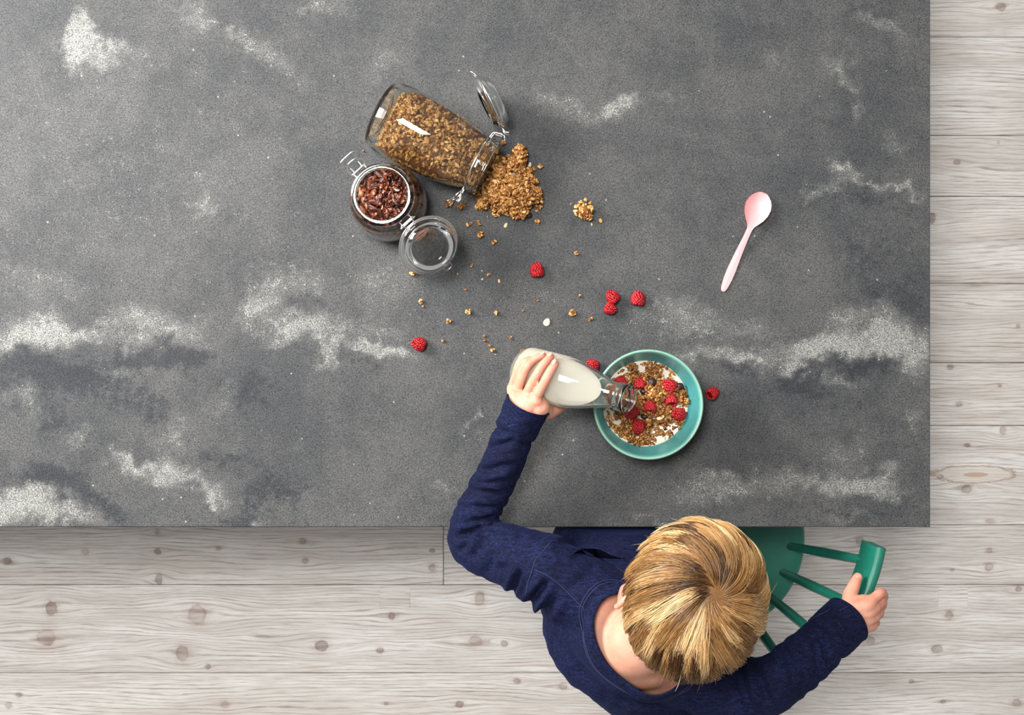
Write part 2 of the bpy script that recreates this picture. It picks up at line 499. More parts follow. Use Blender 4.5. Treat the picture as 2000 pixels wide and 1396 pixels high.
def catmull(pts, n=6):
    p = np.asarray(pts, float)
    q = np.vstack([2 * p[0] - p[1], p, 2 * p[-1] - p[-2]])
    out = []
    for i in range(1, len(q) - 2):
        for t in np.linspace(0, 1, n, endpoint=False):
            a, b, c, d = q[i - 1], q[i], q[i + 1], q[i + 2]
            out.append(0.5 * (2 * b + (c - a) * t + (2 * a - 5 * b + 4 * c - d) * t * t + (3 * b - a - 3 * c + d) * t ** 3))
    out.append(p[-1])
    return np.array(out)


def sweep(pts, radii, n=14, side=None, caps=True, closed=False):
    """A tube along pts; radii: scalars or (a along side, b across) pairs."""
    p = np.asarray(pts, float)
    R = np.array([(r, r) if np.isscalar(r) else tuple(r) for r in radii], float)
    if len(R) == 1: R = np.repeat(R, len(p), 0)
    k = len(p)
    if closed:
        T = np.roll(p, -1, 0) - np.roll(p, 1, 0)
    else:
        T = np.gradient(p, axis=0)
    T /= np.linalg.norm(T, axis=1, keepdims=True) + 1e-12
    rings, cen, fr = [], [], []
    s = None
    for i in range(k):
        if side is not None:
            sv = np.asarray(side[i] if np.ndim(side) == 2 else side, float)
        elif s is None:
            sv = np.cross(T[i], (0, 0, 1)) if abs(T[i][2]) < 0.9 else np.cross(T[i], (0, 1, 0))
        else:
            sv = s
        s = sv - T[i] * np.dot(sv, T[i])
        s /= np.linalg.norm(s) + 1e-12
        fr.append((s.copy(), np.cross(T[i], s)))
    ang = np.linspace(0, 2 * np.pi, n, endpoint=False)

    def ring(c, f, ra, rb):
        return c + np.outer(np.cos(ang) * ra, f[0]) + np.outer(np.sin(ang) * rb, f[1])
    if caps and not closed:
        for a in (70, 40):
            q = math.radians(a)
            rings.append(ring(p[0] - T[0] * R[0].min() * math.sin(q), fr[0], R[0][0] * math.cos(q), R[0][1] * math.cos(q)))
    for i in range(k):
        rings.append(ring(p[i], fr[i], R[i][0], R[i][1]))
    if caps and not closed:
        for a in (40, 70):
            q = math.radians(a)
            rings.append(ring(p[-1] + T[-1] * R[-1].min() * math.sin(q), fr[-1], R[-1][0] * math.cos(q), R[-1][1] * math.cos(q)))
    V = np.vstack(rings)
    F = []
    m = len(rings)
    for i in range(m if closed else m - 1):
        a, b = i * n, ((i + 1) % m) * n
        for j in range(n):
            j2 = (j + 1) % n
            F.append((a + j, a + j2, b + j2, b + j))
    if not closed:
        F.append(tuple(range(n))[::-1]); F.append(tuple((m - 1) * n + j for j in range(n)))
    return V, F


def ellipsoid(c, r, rot=None, nu=20, nv=12):
    V = [(0, 0, 1)]
    for i in range(1, nv):
        a = math.pi * i / nv
        for j in range(nu):
            b = 2 * math.pi * j / nu
            V.append((math.sin(a) * math.cos(b), math.sin(a) * math.sin(b), math.cos(a)))
    V.append((0, 0, -1))
    V = np.array(V) * np.asarray(r if not np.isscalar(r) else (r, r, r), float)
    if rot is not None: V = V @ np.array(rot).T
    V = V + np.asarray(c, float)
    F = []
    for j in range(nu): F.append((0, 1 + j, 1 + (j + 1) % nu))
    for i in range(nv - 2):
        for j in range(nu):
            a, b = 1 + i * nu, 1 + (i + 1) * nu
            F.append((a + j, b + j, b + (j + 1) % nu, a + (j + 1) % nu))
    e = len(V) - 1; a = 1 + (nv - 2) * nu
    for j in range(nu): F.append((e, a + (j + 1) % nu, a + j))
    return V, F


def lathe(prof, n=64, M4=None, closed=False):
    """Turn (r, z) pairs about z; r = 0 closes at the axis."""
    V, F, idx = [], [], []
    for r, z in prof:
        if r < 1e-9:
            idx.append([len(V)] * n); V.append((0, 0, z))
        else:
            idx.append(list(range(len(V), len(V) + n)))
            for j in range(n):
                a = 2 * math.pi * j / n
                V.append((r * math.cos(a), r * math.sin(a), z))
    m = len(prof)
    for i in range(m if closed else m - 1):
        A, B = idx[i], idx[(i + 1) % m]
        for j in range(n):
            j2 = (j + 1) % n
            f = [A[j], A[j2], B[j2], B[j]]
            g = []
            for v in f:
                if v not in g: g.append(v)
            if len(g) >= 3: F.append(tuple(g))
    V = np.array(V, float)
    if M4 is not None: V = xf(M4, V)
    return V, F


def xf(M4, V):
    A = np.array(M4)
    return np.asarray(V, float) @ A[:3, :3].T + A[:3, 3]


def box(c, s, bevel=0.0, rot=0.0, seg=2):
    bm = bmesh.new()
    bmesh.ops.create_cube(bm, size=1.0)
    for v in bm.verts: v.co = Vector((v.co.x * s[0], v.co.y * s[1], v.co.z * s[2]))
    if bevel:
        bmesh.ops.bevel(bm, geom=list(bm.edges), offset=bevel, segments=seg, affect='EDGES', profile=0.5)
    bm.transform(Matrix.Translation(c) @ Matrix.Rotation(rot, 4, 'Z'))
    bm.verts.index_update()
    V = [tuple(v.co) for v in bm.verts]; F = [tuple(v.index for v in f.verts) for f in bm.faces]
    bm.free()
    return np.array(V), F


def union(parts, voxel, smooth=4, fac=0.5):
    """Voxel-merge overlapping closed meshes into one continuous surface."""
    V, F = join(parts)
    me = bpy.data.meshes.new('tmp'); me.from_pydata(V.tolist(), [], F); me.update()
    o = bpy.data.objects.new('tmp', me); COL.objects.link(o)
    r = o.modifiers.new('r', 'REMESH'); r.mode = 'VOXEL'; r.voxel_size = voxel
    if smooth:
        s = o.modifiers.new('s', 'SMOOTH'); s.factor = fac; s.iterations = smooth
    dg = bpy.context.evaluated_depsgraph_get()
    ev = o.evaluated_get(dg); m2 = bpy.data.meshes.new_from_object(ev)
    n = len(m2.vertices); W = np.zeros(n * 3, dtype=np.float32); m2.vertices.foreach_get('co', W)
    N = np.zeros(n * 3, dtype=np.float32); m2.vertex_normals.foreach_get('vector', N)
    FF = [tuple(p.vertices) for p in m2.polygons]
    bpy.data.objects.remove(o); bpy.data.meshes.remove(me); bpy.data.meshes.remove(m2)
    return W.reshape(-1, 3).astype(float), FF, N.reshape(-1, 3).astype(float)


def cut(V, F, planes, fill=True):
    """Keep what lies behind each (point, normal) plane; close the holes."""
    bm = bmesh.new()
    vs = [bm.verts.new(v) for v in V]
    for f in F:
        try: bm.faces.new([vs[i] for i in f])
        except ValueError: pass
    for co, no in planes:
        r = bmesh.ops.bisect_plane(bm, geom=list(bm.verts) + list(bm.edges) + list(bm.faces), plane_co=co, plane_no=no, clear_outer=True)
        if fill:
            es = [e for e in r['geom_cut'] if isinstance(e, bmesh.types.BMEdge) and e.is_valid]
            bmesh.ops.triangle_fill(bm, edges=es, use_beauty=True)
    bmesh.ops.recalc_face_normals(bm, faces=bm.faces)
    bm.verts.index_update()
    V2 = np.array([tuple(v.co) for v in bm.verts]); F2 = [tuple(v.index for v in f.verts) for f in bm.faces]
    bm.free()
    return V2, F2


def scatter(V, F, n):
    """n random points on a mesh with normals."""
    V = np.asarray(V, float); T = []
    for f in F:
        for i in range(1, len(f) - 1): T.append((f[0], f[i], f[i + 1]))
    T = np.array(T); a, b, c = V[T[:, 0]], V[T[:, 1]], V[T[:, 2]]
    nn = np.cross(b - a, c - a); A = np.linalg.norm(nn, axis=1)
    k = rng.choice(len(T), n, p=A / A.sum())
    u, v = rng.random(n), rng.random(n); s = u + v > 1; u[s], v[s] = 1 - u[s], 1 - v[s]
    return a[k] + (b - a)[k] * u[:, None] + (c - a)[k] * v[:, None], nn[k] / (A[k][:, None] + 1e-15)


def rand_rot(n, tilt=1.0):
    """Random rotation matrices; tilt < 1 keeps the local z near world z."""
    a = rng.random(n) * 2 * np.pi
    t = np.abs(rng.normal(0, 0.7, n)) * tilt
    b = rng.random(n) * 2 * np.pi
    R = np.zeros((n, 3, 3))
    ca, sa, ct, st, cb, sb = np.cos(a), np.sin(a), np.cos(t), np.sin(t), np.cos(b), np.sin(b)
    Rz = np.zeros((n, 3, 3)); Rz[:, 0, 0] = ca; Rz[:, 0, 1] = -sa; Rz[:, 1, 0] = sa; Rz[:, 1, 1] = ca; Rz[:, 2, 2] = 1
    k = np.stack([cb, sb, np.zeros(n)], 1)
    Kx = np.zeros((n, 3, 3)); Kx[:, 0, 2] = k[:, 1]; Kx[:, 1, 2] = -k[:, 0]; Kx[:, 2, 0] = -k[:, 1]; Kx[:, 2, 1] = k[:, 0]
    Rt = np.eye(3)[None] + st[:, None, None] * Kx + (1 - ct)[:, None, None] * (Kx @ Kx)
    return Rt @ Rz


def oat_template():
    """A rolled oat: a bent oval with a crease down the middle."""
    V = [(0, 0, 0.10)]
    m = 8
    for (r, z) in ((0.6, 0.20), (1.0, 0.0)):
        for j in range(m):
            a = 2 * math.pi * j / m
            V.append((r * math.cos(a), r * math.sin(a) * 0.72, z + 0.18 * (math.cos(2 * a)) * r * r))
    V.append((0, 0, -0.22))
    F = []
    for j in range(m):
        k = (j + 1) % m
        F += [(0, 1 + j, 1 + k), (1 + j, 1 + m + j, 1 + m + k), (1 + j, 1 + m + k, 1 + k), (1 + 2 * m, 1 + m + k, 1 + m + j)]
    return np.array(V), np.array(F)


OAT_V, OAT_F = oat_template()


def flakes(pts, size, rots, tint, stretch=(0.75, 1.35), thick=(0.6, 1.3), jitter=0.12):
    """One triangle mesh holding a flake at each point."""
    n = len(pts); m = len(OAT_V)
    sc3 = np.stack([size * rng.uniform(*stretch, n), size * rng.uniform(0.7, 1.15, n), size * rng.uniform(*thick, n)], 1)
    L = OAT_V[None] * sc3[:, None, :]
    L = L + rng.normal(0, jitter, (n, m, 3)) * size[:, None, None]
    W = np.einsum('nij,nmj->nmi', rots, L) + np.asarray(pts)[:, None, :]
    F = (OAT_F[None] + (np.arange(n) * m)[:, None, None]).reshape(-1, 3)
    T = np.repeat(tint[:, None], m, 1) + rng.normal(0, 0.05, (n, m))
    T[:, -1] -= 0.2
    return W.reshape(-1, 3), F, T.ravel()


def clumpy(pts, nrm, frac=0.55, per=7, rad=0.0055, lift=0.3):
    """Turn some of the points into knots of several flakes."""
    out, ono = [pts[int(len(pts) * frac):]], [nrm[int(len(pts) * frac):]]
    k = int(len(pts) * frac)
    for c, nn in zip(pts[:k:per], nrm[:k:per]):
        d = rng.normal(0, 1, (per * 2, 3)); d /= np.linalg.norm(d, axis=1, keepdims=True)
        r = rad * rng.uniform(0.6, 1.25)
        out.append(c + nn * r * lift + d * r); ono.append(d)
    return np.vstack(out), np.vstack(ono)


# ================================================================ SETTING
# floor of whitewashed planks
fl = mk('floor', *box((0, 0, -0.035), (3.4, 2.4, 0.03)), M['subfloor'], smooth=False)
tag(fl, 'pale whitewashed pine plank floor under the table', None, None, 'structure')
ROWS = [-497, -378, -208, -51, 72, 264, 383, 553, 708, 831, 1025, 1142, 1314, 1469, 1592]
planks = []
for i in range(len(ROWS) - 1):
    y1, y0 = (698 - ROWS[i]) * S0, (698 - ROWS[i + 1]) * S0
    ends = [-1.65, (866 - 1000) * S0, 1.65] if ROWS[i] == 1025 else [-1.65, 1.65]
    for a, b in zip(ends[:-1], ends[1:]):
        g = 0.0011
        if b is ends[1]: pm = mat_plank(ROWS[i], ROWS[i + 1])
        V, F = box(((a + b) / 2, (y0 + y1) / 2, -0.01), (b - a - g, y1 - y0 - g, 0.02), 0.0014, seg=1)
        V = V + np.array((0, 0, rng.uniform(-0.0008, 0.0)))
        planks.append((ROWS[i], mk('plank', V, F, pm, fl, smooth=False, origin=((a + b) / 2, (y0 + y1) / 2, 0))))
for (px0, py0, px1, py1) in ((742, 1147, 801, 1189), (1832, 1147, 1890, 1188)):
    c = [p for r, p in planks if r == 1142][0]
    a, b = P(px0, py0, 0), P(px1, py1, 0)
    V, F = box(((a.x + b.x) / 2, (a.y + b.y) / 2, 0.0), (b.x - a.x, a.y - b.y, 0.0016), 0.0006, seg=1)
    mk('inlaid_patch', V, F, c.data.materials[0], c, smooth=False, origin=((a.x + b.x) / 2, (a.y + b.y) / 2, 0))

# table
TX0, TX1 = -1.75, (1817 - 1000) * ST
TY0, TY1 = (698 - 1029) * ST, 1.02
tb = root('table', ((TX0 + TX1) / 2, (TY0 + TY1) / 2, 0), 'large dark grey stone table with cloudy pale patches and crisp edges', 'table')
xs = np.concatenate([np.linspace(TX0, -0.80, 60)[:-1], np.linspace(-0.80, TX1 - 0.0012, 420)])
ys = np.concatenate([np.linspace(TY0 + 0.0012, 0.56, 250)[:-1], np.linspace(0.56, TY1, 24)])
gx, gy = np.meshgrid(xs, ys, indexing='ij')
qx, qy = gx.ravel() / ST + 1000, 698 - gy.ravel() / ST
def fbm2(f, octs, off):
    """Deterministic fractal noise over the slab, two channels."""
    out = np.zeros((len(qx), 2))
    for o_ in range(octs):
        k_ = f * 2 ** o_
        for c_ in range(2):
            out[:, c_] += 0.5 ** o_ * np.array([mnoise.noise(Vector((a * k_, b * k_, off + 9.3 * c_ + 3.1 * o_))) for a, b in zip(qx, qy)])
    return out


wv, wv2 = fbm2(0.010, 3, 0.5), fbm2(0.06, 2, 40.5)
wx, wy = qx + 38 * wv[:, 0] + 14 * wv2[:, 0], qy + 30 * wv[:, 1] + 14 * wv2[:, 1]


def stains_and_light(lst):
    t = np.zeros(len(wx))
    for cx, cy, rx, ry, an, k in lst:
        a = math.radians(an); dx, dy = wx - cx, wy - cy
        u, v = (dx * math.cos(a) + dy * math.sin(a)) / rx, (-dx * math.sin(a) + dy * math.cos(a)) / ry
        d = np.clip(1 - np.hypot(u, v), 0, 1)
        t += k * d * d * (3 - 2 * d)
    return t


nxg, nyg = gx.shape
GV = np.column_stack([gx.ravel(), gy.ravel(), np.full(gx.size, TZ)])
ii = np.arange(nxg * nyg).reshape(nxg, nyg)
GF = np.stack([ii[:-1, :-1], ii[1:, :-1], ii[1:, 1:], ii[:-1, 1:]], -1).reshape(-1, 4)
edge = np.concatenate([ii[:, 0], ii[-1, 1:], ii[::-1, -1][1:], ii[0, ::-1][1:-1]])
ne = len(edge)
V1 = GV[edge].copy()                                  # chamfer, then the side, then the underside
V1[:, 0] = np.where(V1[:, 0] > TX1 - 0.002, TX1, V1[:, 0]); V1[:, 1] = np.where(V1[:, 1] < TY0 + 0.002, TY0, V1[:, 1]); V1[:, 2] = TZ - 0.0012
V2_ = V1.copy(); V2_[:, 2] = TZ - 0.03
b1_, b2_ = len(GV), len(GV) + ne
k1 = np.arange(ne); k2 = (k1 + 1) % ne
SF1 = np.stack([edge[k1], b1_ + k1, b1_ + k2, edge[k2]], -1); SF2 = np.stack([b1_ + k1, b2_ + k1, b2_ + k2, b1_ + k2], -1)
crn = [int(np.argmin(np.hypot(V2_[:, 0] - x, V2_[:, 1] - y))) for x, y in ((TX0, TY0), (TX0, TY1), (TX1, TY1), (TX1, TY0))]
BFc = np.array([[b2_ + c for c in crn]])
pale, deep = stains_and_light(PALE), stains_and_light(DEEP)
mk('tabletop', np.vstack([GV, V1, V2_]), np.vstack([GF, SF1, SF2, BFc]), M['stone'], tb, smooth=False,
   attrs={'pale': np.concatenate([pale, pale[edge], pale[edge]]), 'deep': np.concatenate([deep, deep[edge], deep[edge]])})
for lx in (TX0 + 0.12, TX1 - 0.1):
    for ly in (TY0 + 0.14, TY1 - 0.1):
        mk('leg', *box((lx, ly, 0.36), (0.06, 0.06, 0.72), 0.004), M['leg'], tb, smooth=False)
mk('apron', *join([box(((TX0 + TX1) / 2, y, 0.69), (TX1 - TX0 - 0.3, 0.025, 0.06)) for y in (TY0 + 0.14, TY1 - 0.1)]), M['leg'], tb, smooth=False)


# ================================================================ JARS
def jar_profile(H, R, rn, rr, t=0.003):
    """outer and inner wall of a clip-top jar (r, z)"""
    o = [(0, 0.004), (R * 0.55, 0.003), (R * 0.72, 0.0), (R * 0.84, 0.002), (R * 0.93, 0.009), (R * 0.98, 0.022), (R, 0.045), (R * 0.985, H * 0.48), (R * 0.93, H * 0.66),
         (R * 0.86, H * 0.77), (rn + 0.003, H * 0.85), (rn, H * 0.885), (rn, H * 0.91), (rr, H * 0.925), (rr + 0.0005, H * 0.945), (rr - 0.001, H * 0.957), (rr - 0.001, H * 0.975),
         (rr, H * 0.985), (rr - 0.001, H * 0.997), (rr - 0.003, H)]
    i = [(rn - 0.003, H), (rn - 0.0045, H * 0.985), (rn - t, H * 0.89), (rn + 0.001, H * 0.85), (R * 0.86 - t, H * 0.765), (R * 0.93 - t, H * 0.655), (R * 0.985 - t, H * 0.475), (R - t, 0.046),
         (R * 0.98 - t, 0.024), (R * 0.92 - t, 0.013), (R * 0.82, 0.0085), (R * 0.5, 0.0075), (0, 0.0085)]
    return o, i


def lid_profile(r):
    return [(0, 0.006), (r * 0.60, 0.006), (r * 0.66, 0.009), (r * 0.74, 0.0095), (r * 0.80, 0.006), (r * 0.92, 0.005), (r * 0.985, 0.003), (r, 0.0), (r * 0.985, -0.004), (r * 0.93, -0.006),
            (r * 0.88, -0.006), (r * 0.86, -0.010), (r * 0.80, -0.013), (r * 0.755, -0.012), (r * 0.72, -0.004), (r * 0.66, 0.0005), (r * 0.58, 0.002), (0, 0.002)]


def wire(pts, r=0.0011, n=8, closed=False, cat=4):
    p = np.asarray(pts, float)
    if cat and not closed: p = catmull(p, cat)
    return sweep(p, [r], n=n, closed=closed)


def circ(r, z, n=48, a0=0, a1=360):
    return [(r * math.cos(math.radians(a)), r * math.sin(math.radians(a)), z) for a in np.linspace(a0, a1, n, endpoint=a1 - a0 < 359)]


def clip_jar(H, R, rn, rr, M4, lidM, label, clampflip=1):
    """M4: jar local (z up the axis, +x towards the hinge) -> world; lidM: lid local -> jar local."""
    base = M4 @ Vector((0, 0, 0))
    t = root('clip_top_jar', base, label, 'jar', 'clip top glass jars')
    o, i = jar_profile(H, R, rn, rr)
    mk('glass_body', *lathe(o + i, 72, M4), M['glass'], t, angle=50)
    zn = H * 0.90
    # neck band and hinge bracket of bent wire
    W = [wire(circ(rn + 0.0012, zn), closed=True)]
    for s in (-1, 1):
        W.append(wire([(rn + 0.001, s * 0.008, zn), (rr + 0.006, s * 0.008, zn + 0.002), (rr + 0.009, s * 0.0085, H - 0.002), (rr + 0.006, s * 0.0085, H + 0.002)]))
    W.append(wire([(rr + 0.008, -0.012, H - 0.002), (rr + 0.008, 0.012, H - 0.002)], 0.0013))
    W.append(wire([(rr + 0.005, -0.010, zn + 0.004), (rr + 0.005, 0.010, zn + 0.004)], 0.0011))
    V, F = join(W)
    mk('neck_wire', xf(M4, V), F, M['steel'], t)
    # lid of pressed glass with its own wire
    L4 = M4 @ lidM
    r = rr - 0.0015
    ld = mk('lid', *lathe(lid_profile(r), 64, L4), M['glass'], t, angle=50)
    W = [wire(circ(r + 0.0008, 0.0012), closed=True)]
    for s in (-1, 1):
        W.append(wire([(r + 0.001, s * 0.007, 0.001), (r + 0.007, s * 0.007, 0.0), (r + 0.010, s * 0.009, -0.004)]))
    W.append(wire([(-r - 0.001, -0.006, 0.001), (-r - 0.007, -0.006, 0.003), (-r - 0.011, -0.003, 0.006), (-r - 0.011, 0.003, 0.006), (-r - 0.007, 0.006, 0.003), (-r - 0.001, 0.006, 0.001)]))
    V, F = join(W)
    mk('lid_wire', xf(L4, V), F, M['steel'], t)
    # clamp: a bail pivoting on the neck opposite the hinge
    x = -(rr + 0.003)
    zc = H * 0.90
    dz = clampflip
    W = [wire([(x, 0.0105, zc), (x - 0.004, 0.013, zc + 0.002 * dz), (x - 0.010, 0.013, zc + 0.004 * dz), (x - 0.014, 0.009, zc + 0.006 * dz), (x - 0.021, 0.0125, zc + 0.010 * dz), (x - 0.024, 0.009, zc + 0.012 * dz),
               (x - 0.024, -0.009, zc + 0.012 * dz), (x - 0.021, -0.0125, zc + 0.010 * dz), (x - 0.014, -0.009, zc + 0.006 * dz), (x - 0.010, -0.013, zc + 0.004 * dz), (x - 0.004, -0.013, zc + 0.002 * dz), (x, -0.0105, zc)]),
         wire([(x - 0.003, -0.011, zc), (x - 0.003, 0.011, zc)], 0.0013),
         wire([(x - 0.003, 0.0065, zc), (x - 0.011, 0.007, zc - 0.002 * dz), (x - 0.017, 0.006, zc + 0.001 * dz), (x - 0.017, -0.006, zc + 0.001 * dz), (x - 0.011, -0.007, zc - 0.002 * dz), (x - 0.003, -0.0065, zc)]),
         wire([(rn * -1 - 0.001, 0.009, zn), (x - 0.003, 0.0095, zc)]), wire([(rn * -1 - 0.001, -0.009, zn), (x - 0.003, -0.0095, zc)])]
    V, F = join(W)
    mk('clamp', xf(M4, V), F, M['steel'], t)
    return t, o, i


# standing jar: hinge towards the lower right
HA = 0.132
ca = P(748.5, 376, TZ + HA) + Vector((-0.0016, -0.0028, 0))
angA = math.atan2(-92, 85)
MA = Matrix.Translation((ca.x, ca.y, TZ + 0.0003)) @ Matrix.Rotation(angA, 4, 'Z')
# lid lies open past the hinge, its underside up, drooping outwards
lidA = Matrix.Translation((0.0425 + 0.013, 0, HA - 0.004)) @ Matrix.Rotation(math.radians(36), 4, 'Y') @ Matrix.Translation((0.043, 0, -0.003)) @ Matrix.Rotation(math.pi, 4, 'Y')
jarA, oA, iA = clip_jar(HA, 0.0538, 0.039, 0.0425, MA, lidA, 'upright clip-top glass jar of dark red-brown granola, lid hanging open')
# contents: a solid core with flakes over it
coreA = [(0, 0.012), (0.042, 0.0125), (0.0488, 0.02), (0.0503, 0.045), (0.0494, 0.062), (0.0474, 0.084), (0.0438, 0.097), (0.0395, 0.107), (0.0350, 0.113), (0, 0.115)]
CV, CF = lathe(coreA, 40, MA)
p, nn = scatter(CV, CF, 2000)
keep = (p[:, 2] - TZ) < 0.112
ps, ns = p[keep], nn[keep]
tv, tn = scatter(*lathe([(0.034, 0.112), (0.0, 0.116)], 30, MA), 420)
tv = tv + np.array((0, 0, 1)) * rng.uniform(-0.002, 0.006, len(tv))[:, None]
pts = np.vstack([ps - ns * 0.0005, tv])
size = rng.choice([0.003, 0.0042, 0.006, 0.0085], len(pts), p=[0.3, 0.35, 0.25, 0.1])
size[:len(ps)] = np.minimum(size[:len(ps)], 0.0042)
rr_ = rand_rot(len(pts), 1.0)
# flakes on the wall lie along it
for k in range(len(ps)):
    n_ = Vector(ns[k]); q_ = n_.to_track_quat('Z', 'Y').to_matrix() @ Matrix.Rotation(random.random() * 6.28, 3, 'Z')
    rr_[k] = np.array(q_)
FV, FF, FT = flakes(pts, size, rr_, np.clip(rng.normal(0.5, 0.25, len(pts)) + np.where(np.arange(len(pts)) < len(ps), 0.2, 0.0), 0, 1), (0.9, 1.7), (0.5, 1.0))  # wall flakes tinted paler to make up for light lost through the glass
CF3 = np.array([(f[0], f[i], f[i + 1]) for f in CF for i in range(1, len(f) - 1)])
o = mk('cocoa_granola', np.vstack([CV, FV]), np.vstack([CF3, FF + len(CV)]), M['cocoa'], tint=np.concatenate([np.full(len(CV), 0.12), FT]))
tag(o, 'dark red-brown granola filling the upright glass jar', 'granola', None, 'stuff')

# lying jar
HB, RB = 0.172, 0.0528
mouth, butt = P(948, 327, TZ + RB + 0.0003), P(740, 219, TZ + RB + 0.0003)
ax = (mouth - butt); ax.z = 0; ax.normalize()
up = Vector((0, 0, 1))
sideB = up.cross(ax).normalized()              # points to the hinge (up the picture)
MB4 = Matrix.Identity(4)
for c_, v_ in enumerate((sideB, ax.cross(sideB), ax)):
    for r_ in range(3): MB4[r_][c_] = v_[r_]
MB4.translation = butt
hingeB = Vector((0.0415 + 0.010, 0, HB - 0.001))
lidB = Matrix.Translation(hingeB) @ Matrix.Rotation(math.radians(54), 4, 'Y') @ Matrix.Translation((0.050, 0, 0.003)) @ Matrix.Rotation(math.pi, 4, 'Y')
jarB, oB, iB = clip_jar(HB, RB, 0.0385, 0.0415, MB4, lidB, 'toppled clip-top glass jar spilling golden granola, lid folded back', -1)
core = [(0, 0.012)] + [(r - 0.0004, z) for r, z in reversed(iB[2:-2]) if r > 0] + [(0.034, HB - 0.006), (0, HB - 0.004)]
CV, CF = lathe(core, 48, MB4)
a3 = np.array(ax)
CV, CF = cut(CV, CF, [(butt + ax * 0.05 + up * 0.014, (up - ax * 0.06).normalized()), (butt + ax * 0.016 - up * 0.02, (-ax * 0.80 + up * 0.6).normalized()),
                      (butt + ax * (HB - 0.03) + up * 0.012, (up + ax * 0.5).normalized())])
p, nn = scatter(CV, CF, 5600)
inward = np.where((nn[:, 2] > 0.55)[:, None], 0, 1)
top = nn[:, 2] > 0.55
pw, nw = p[~top] - nn[~top] * 0.0002, nn[~top]
pt, nt_ = clumpy(p[top], nn[top], 0.55, 12, 0.0075, 0.15)
# keep everything inside the glass
def inside_jar(q, margin=0.004):
    l = xf(np.array(MB4.inverted()), q)
    rad = np.hypot(l[:, 0], l[:, 1])
    zz = [z for r, z in reversed(iB)]; rr = [r for r, z in reversed(iB)]
    return (rad < np.interp(l[:, 2], zz, rr) - margin) & (l[:, 2] > 0.012)
kp = inside_jar(pt, 0.0035); pt, nt_ = pt[kp], nt_[kp]
pts = np.vstack([pw, pt])
size = rng.uniform(0.0022, 0.0040, len(pts))
R_ = rand_rot(len(pts), 1.2)
for k in range(len(pw)):
    R_[k] = np.array(Vector(nw[k]).to_track_quat('Z', 'Y').to_matrix() @ Matrix.Rotation(random.random() * 6.28, 3, 'Z'))
size[:len(pw)] = np.minimum(size[:len(pw)], 0.003)
FV, FF, FT = flakes(pts, size, R_, np.clip(rng.normal(0.62, 0.2, len(pts)), 0, 1))
CF3 = np.array([(f[0], f[i], f[i + 1]) for f in CF for i in range(1, len(f) - 1)])
o = mk('granola', np.vstack([CV, FV]), np.vstack([CF3, FF + len(CV)]), M['granola'], tint=np.concatenate([np.full(len(CV), 0.15), FT]))
tag(o, 'golden oat granola lying inside the toppled glass jar', 'granola', None, 'stuff')

# the heap that has run out of it
poly = np.array([(935, 352), (950, 330), (966, 306), (985, 318), (998, 300), (1003, 291), (1018, 290), (1027, 300), (1028, 322), (1038, 345), (1046, 362), (1058, 374), (1056, 392), (1040, 398), (1030, 404),
                 (1026, 426), (1008, 424), (995, 412), (975, 416), (955, 404), (934, 404), (932, 390), (944, 372)], float)
pw_ = np.array([tuple(P(a, b, TZ + 0.008)) for a, b in poly])[:, :2]


def in_poly(q, pl):
    x, y = q[:, 0], q[:, 1]; ins = np.zeros(len(q), bool); dmin = np.full(len(q), 9.0)
    for i in range(len(pl)):
        a, b = pl[i], pl[(i + 1) % len(pl)]
        c = ((a[1] > y) != (b[1] > y)) & (x < (b[0] - a[0]) * (y - a[1]) / (b[1] - a[1] + 1e-15) + a[0])
        ins ^= c
        e = b - a; t = np.clip(((q - a) @ e) / (e @ e), 0, 1)
        dmin = np.minimum(dmin, np.linalg.norm(q - (a + t[:, None] * e), axis=1))
    return ins, dmin


def heap_h(q):
    ins, d = in_poly(q, pw_)
    nz = np.array([mnoise.noise(Vector((x * 70, y * 70, 0))) for x, y in q])
    return np.where(ins, 0.021 * (1 - np.exp(-d / 0.011)) * (1 + 0.45 * nz), -1)


mn, mx = pw_.min(0), pw_.max(0)
q = rng.uniform(mn, mx, (3400, 2)); h = heap_h(q); q, h = q[h >= 0], h[h >= 0]
p3 = np.column_stack([q, TZ + h + 0.0015])
n3 = np.tile((0, 0, 1.0), (len(p3), 1))
p3, _n = clumpy(p3, n3, 0.75, 13, 0.0075, 0.3)
p3[:, 2] = np.maximum(p3[:, 2], TZ + 0.0018)
size = rng.uniform(0.0022, 0.0040, len(p3))
FV, FF, FT = flakes(p3, size, rand_rot(len(p3), 1.1), np.clip(rng.normal(0.6, 0.22, len(p3)), 0, 1))
FV[:, 2] = np.maximum(FV[:, 2], TZ + 0.0002)
gx, gy = np.meshgrid(np.arange(mn[0], mx[0], 0.0025), np.arange(mn[1], mx[1], 0.0025), indexing='ij')
gq = np.column_stack([gx.ravel(), gy.ravel()]); gh = heap_h(gq) - 0.002
GV = np.column_stack([gq, TZ + np.maximum(gh - 0.002, 0.0002)])
nx, ny = gx.shape
GF = []
for i in range(nx - 1):
    for j in range(ny - 1):
        f = (i * ny + j, (i + 1) * ny + j, (i + 1) * ny + j + 1, i * ny + j + 1)
        if all(gh[k] > 0 for k in f): GF += [(f[0], f[1], f[2]), (f[0], f[2], f[3])]
GF = np.array(GF)
o = mk('spilled_granola', np.vstack([GV, FV]), np.vstack([GF, FF + len(GV)]), M['granola'], tint=np.concatenate([np.full(len(GV), 0.1), FT]))
tag(o, 'heap of golden oat granola spilled from the jar mouth', 'granola', None, 'stuff')

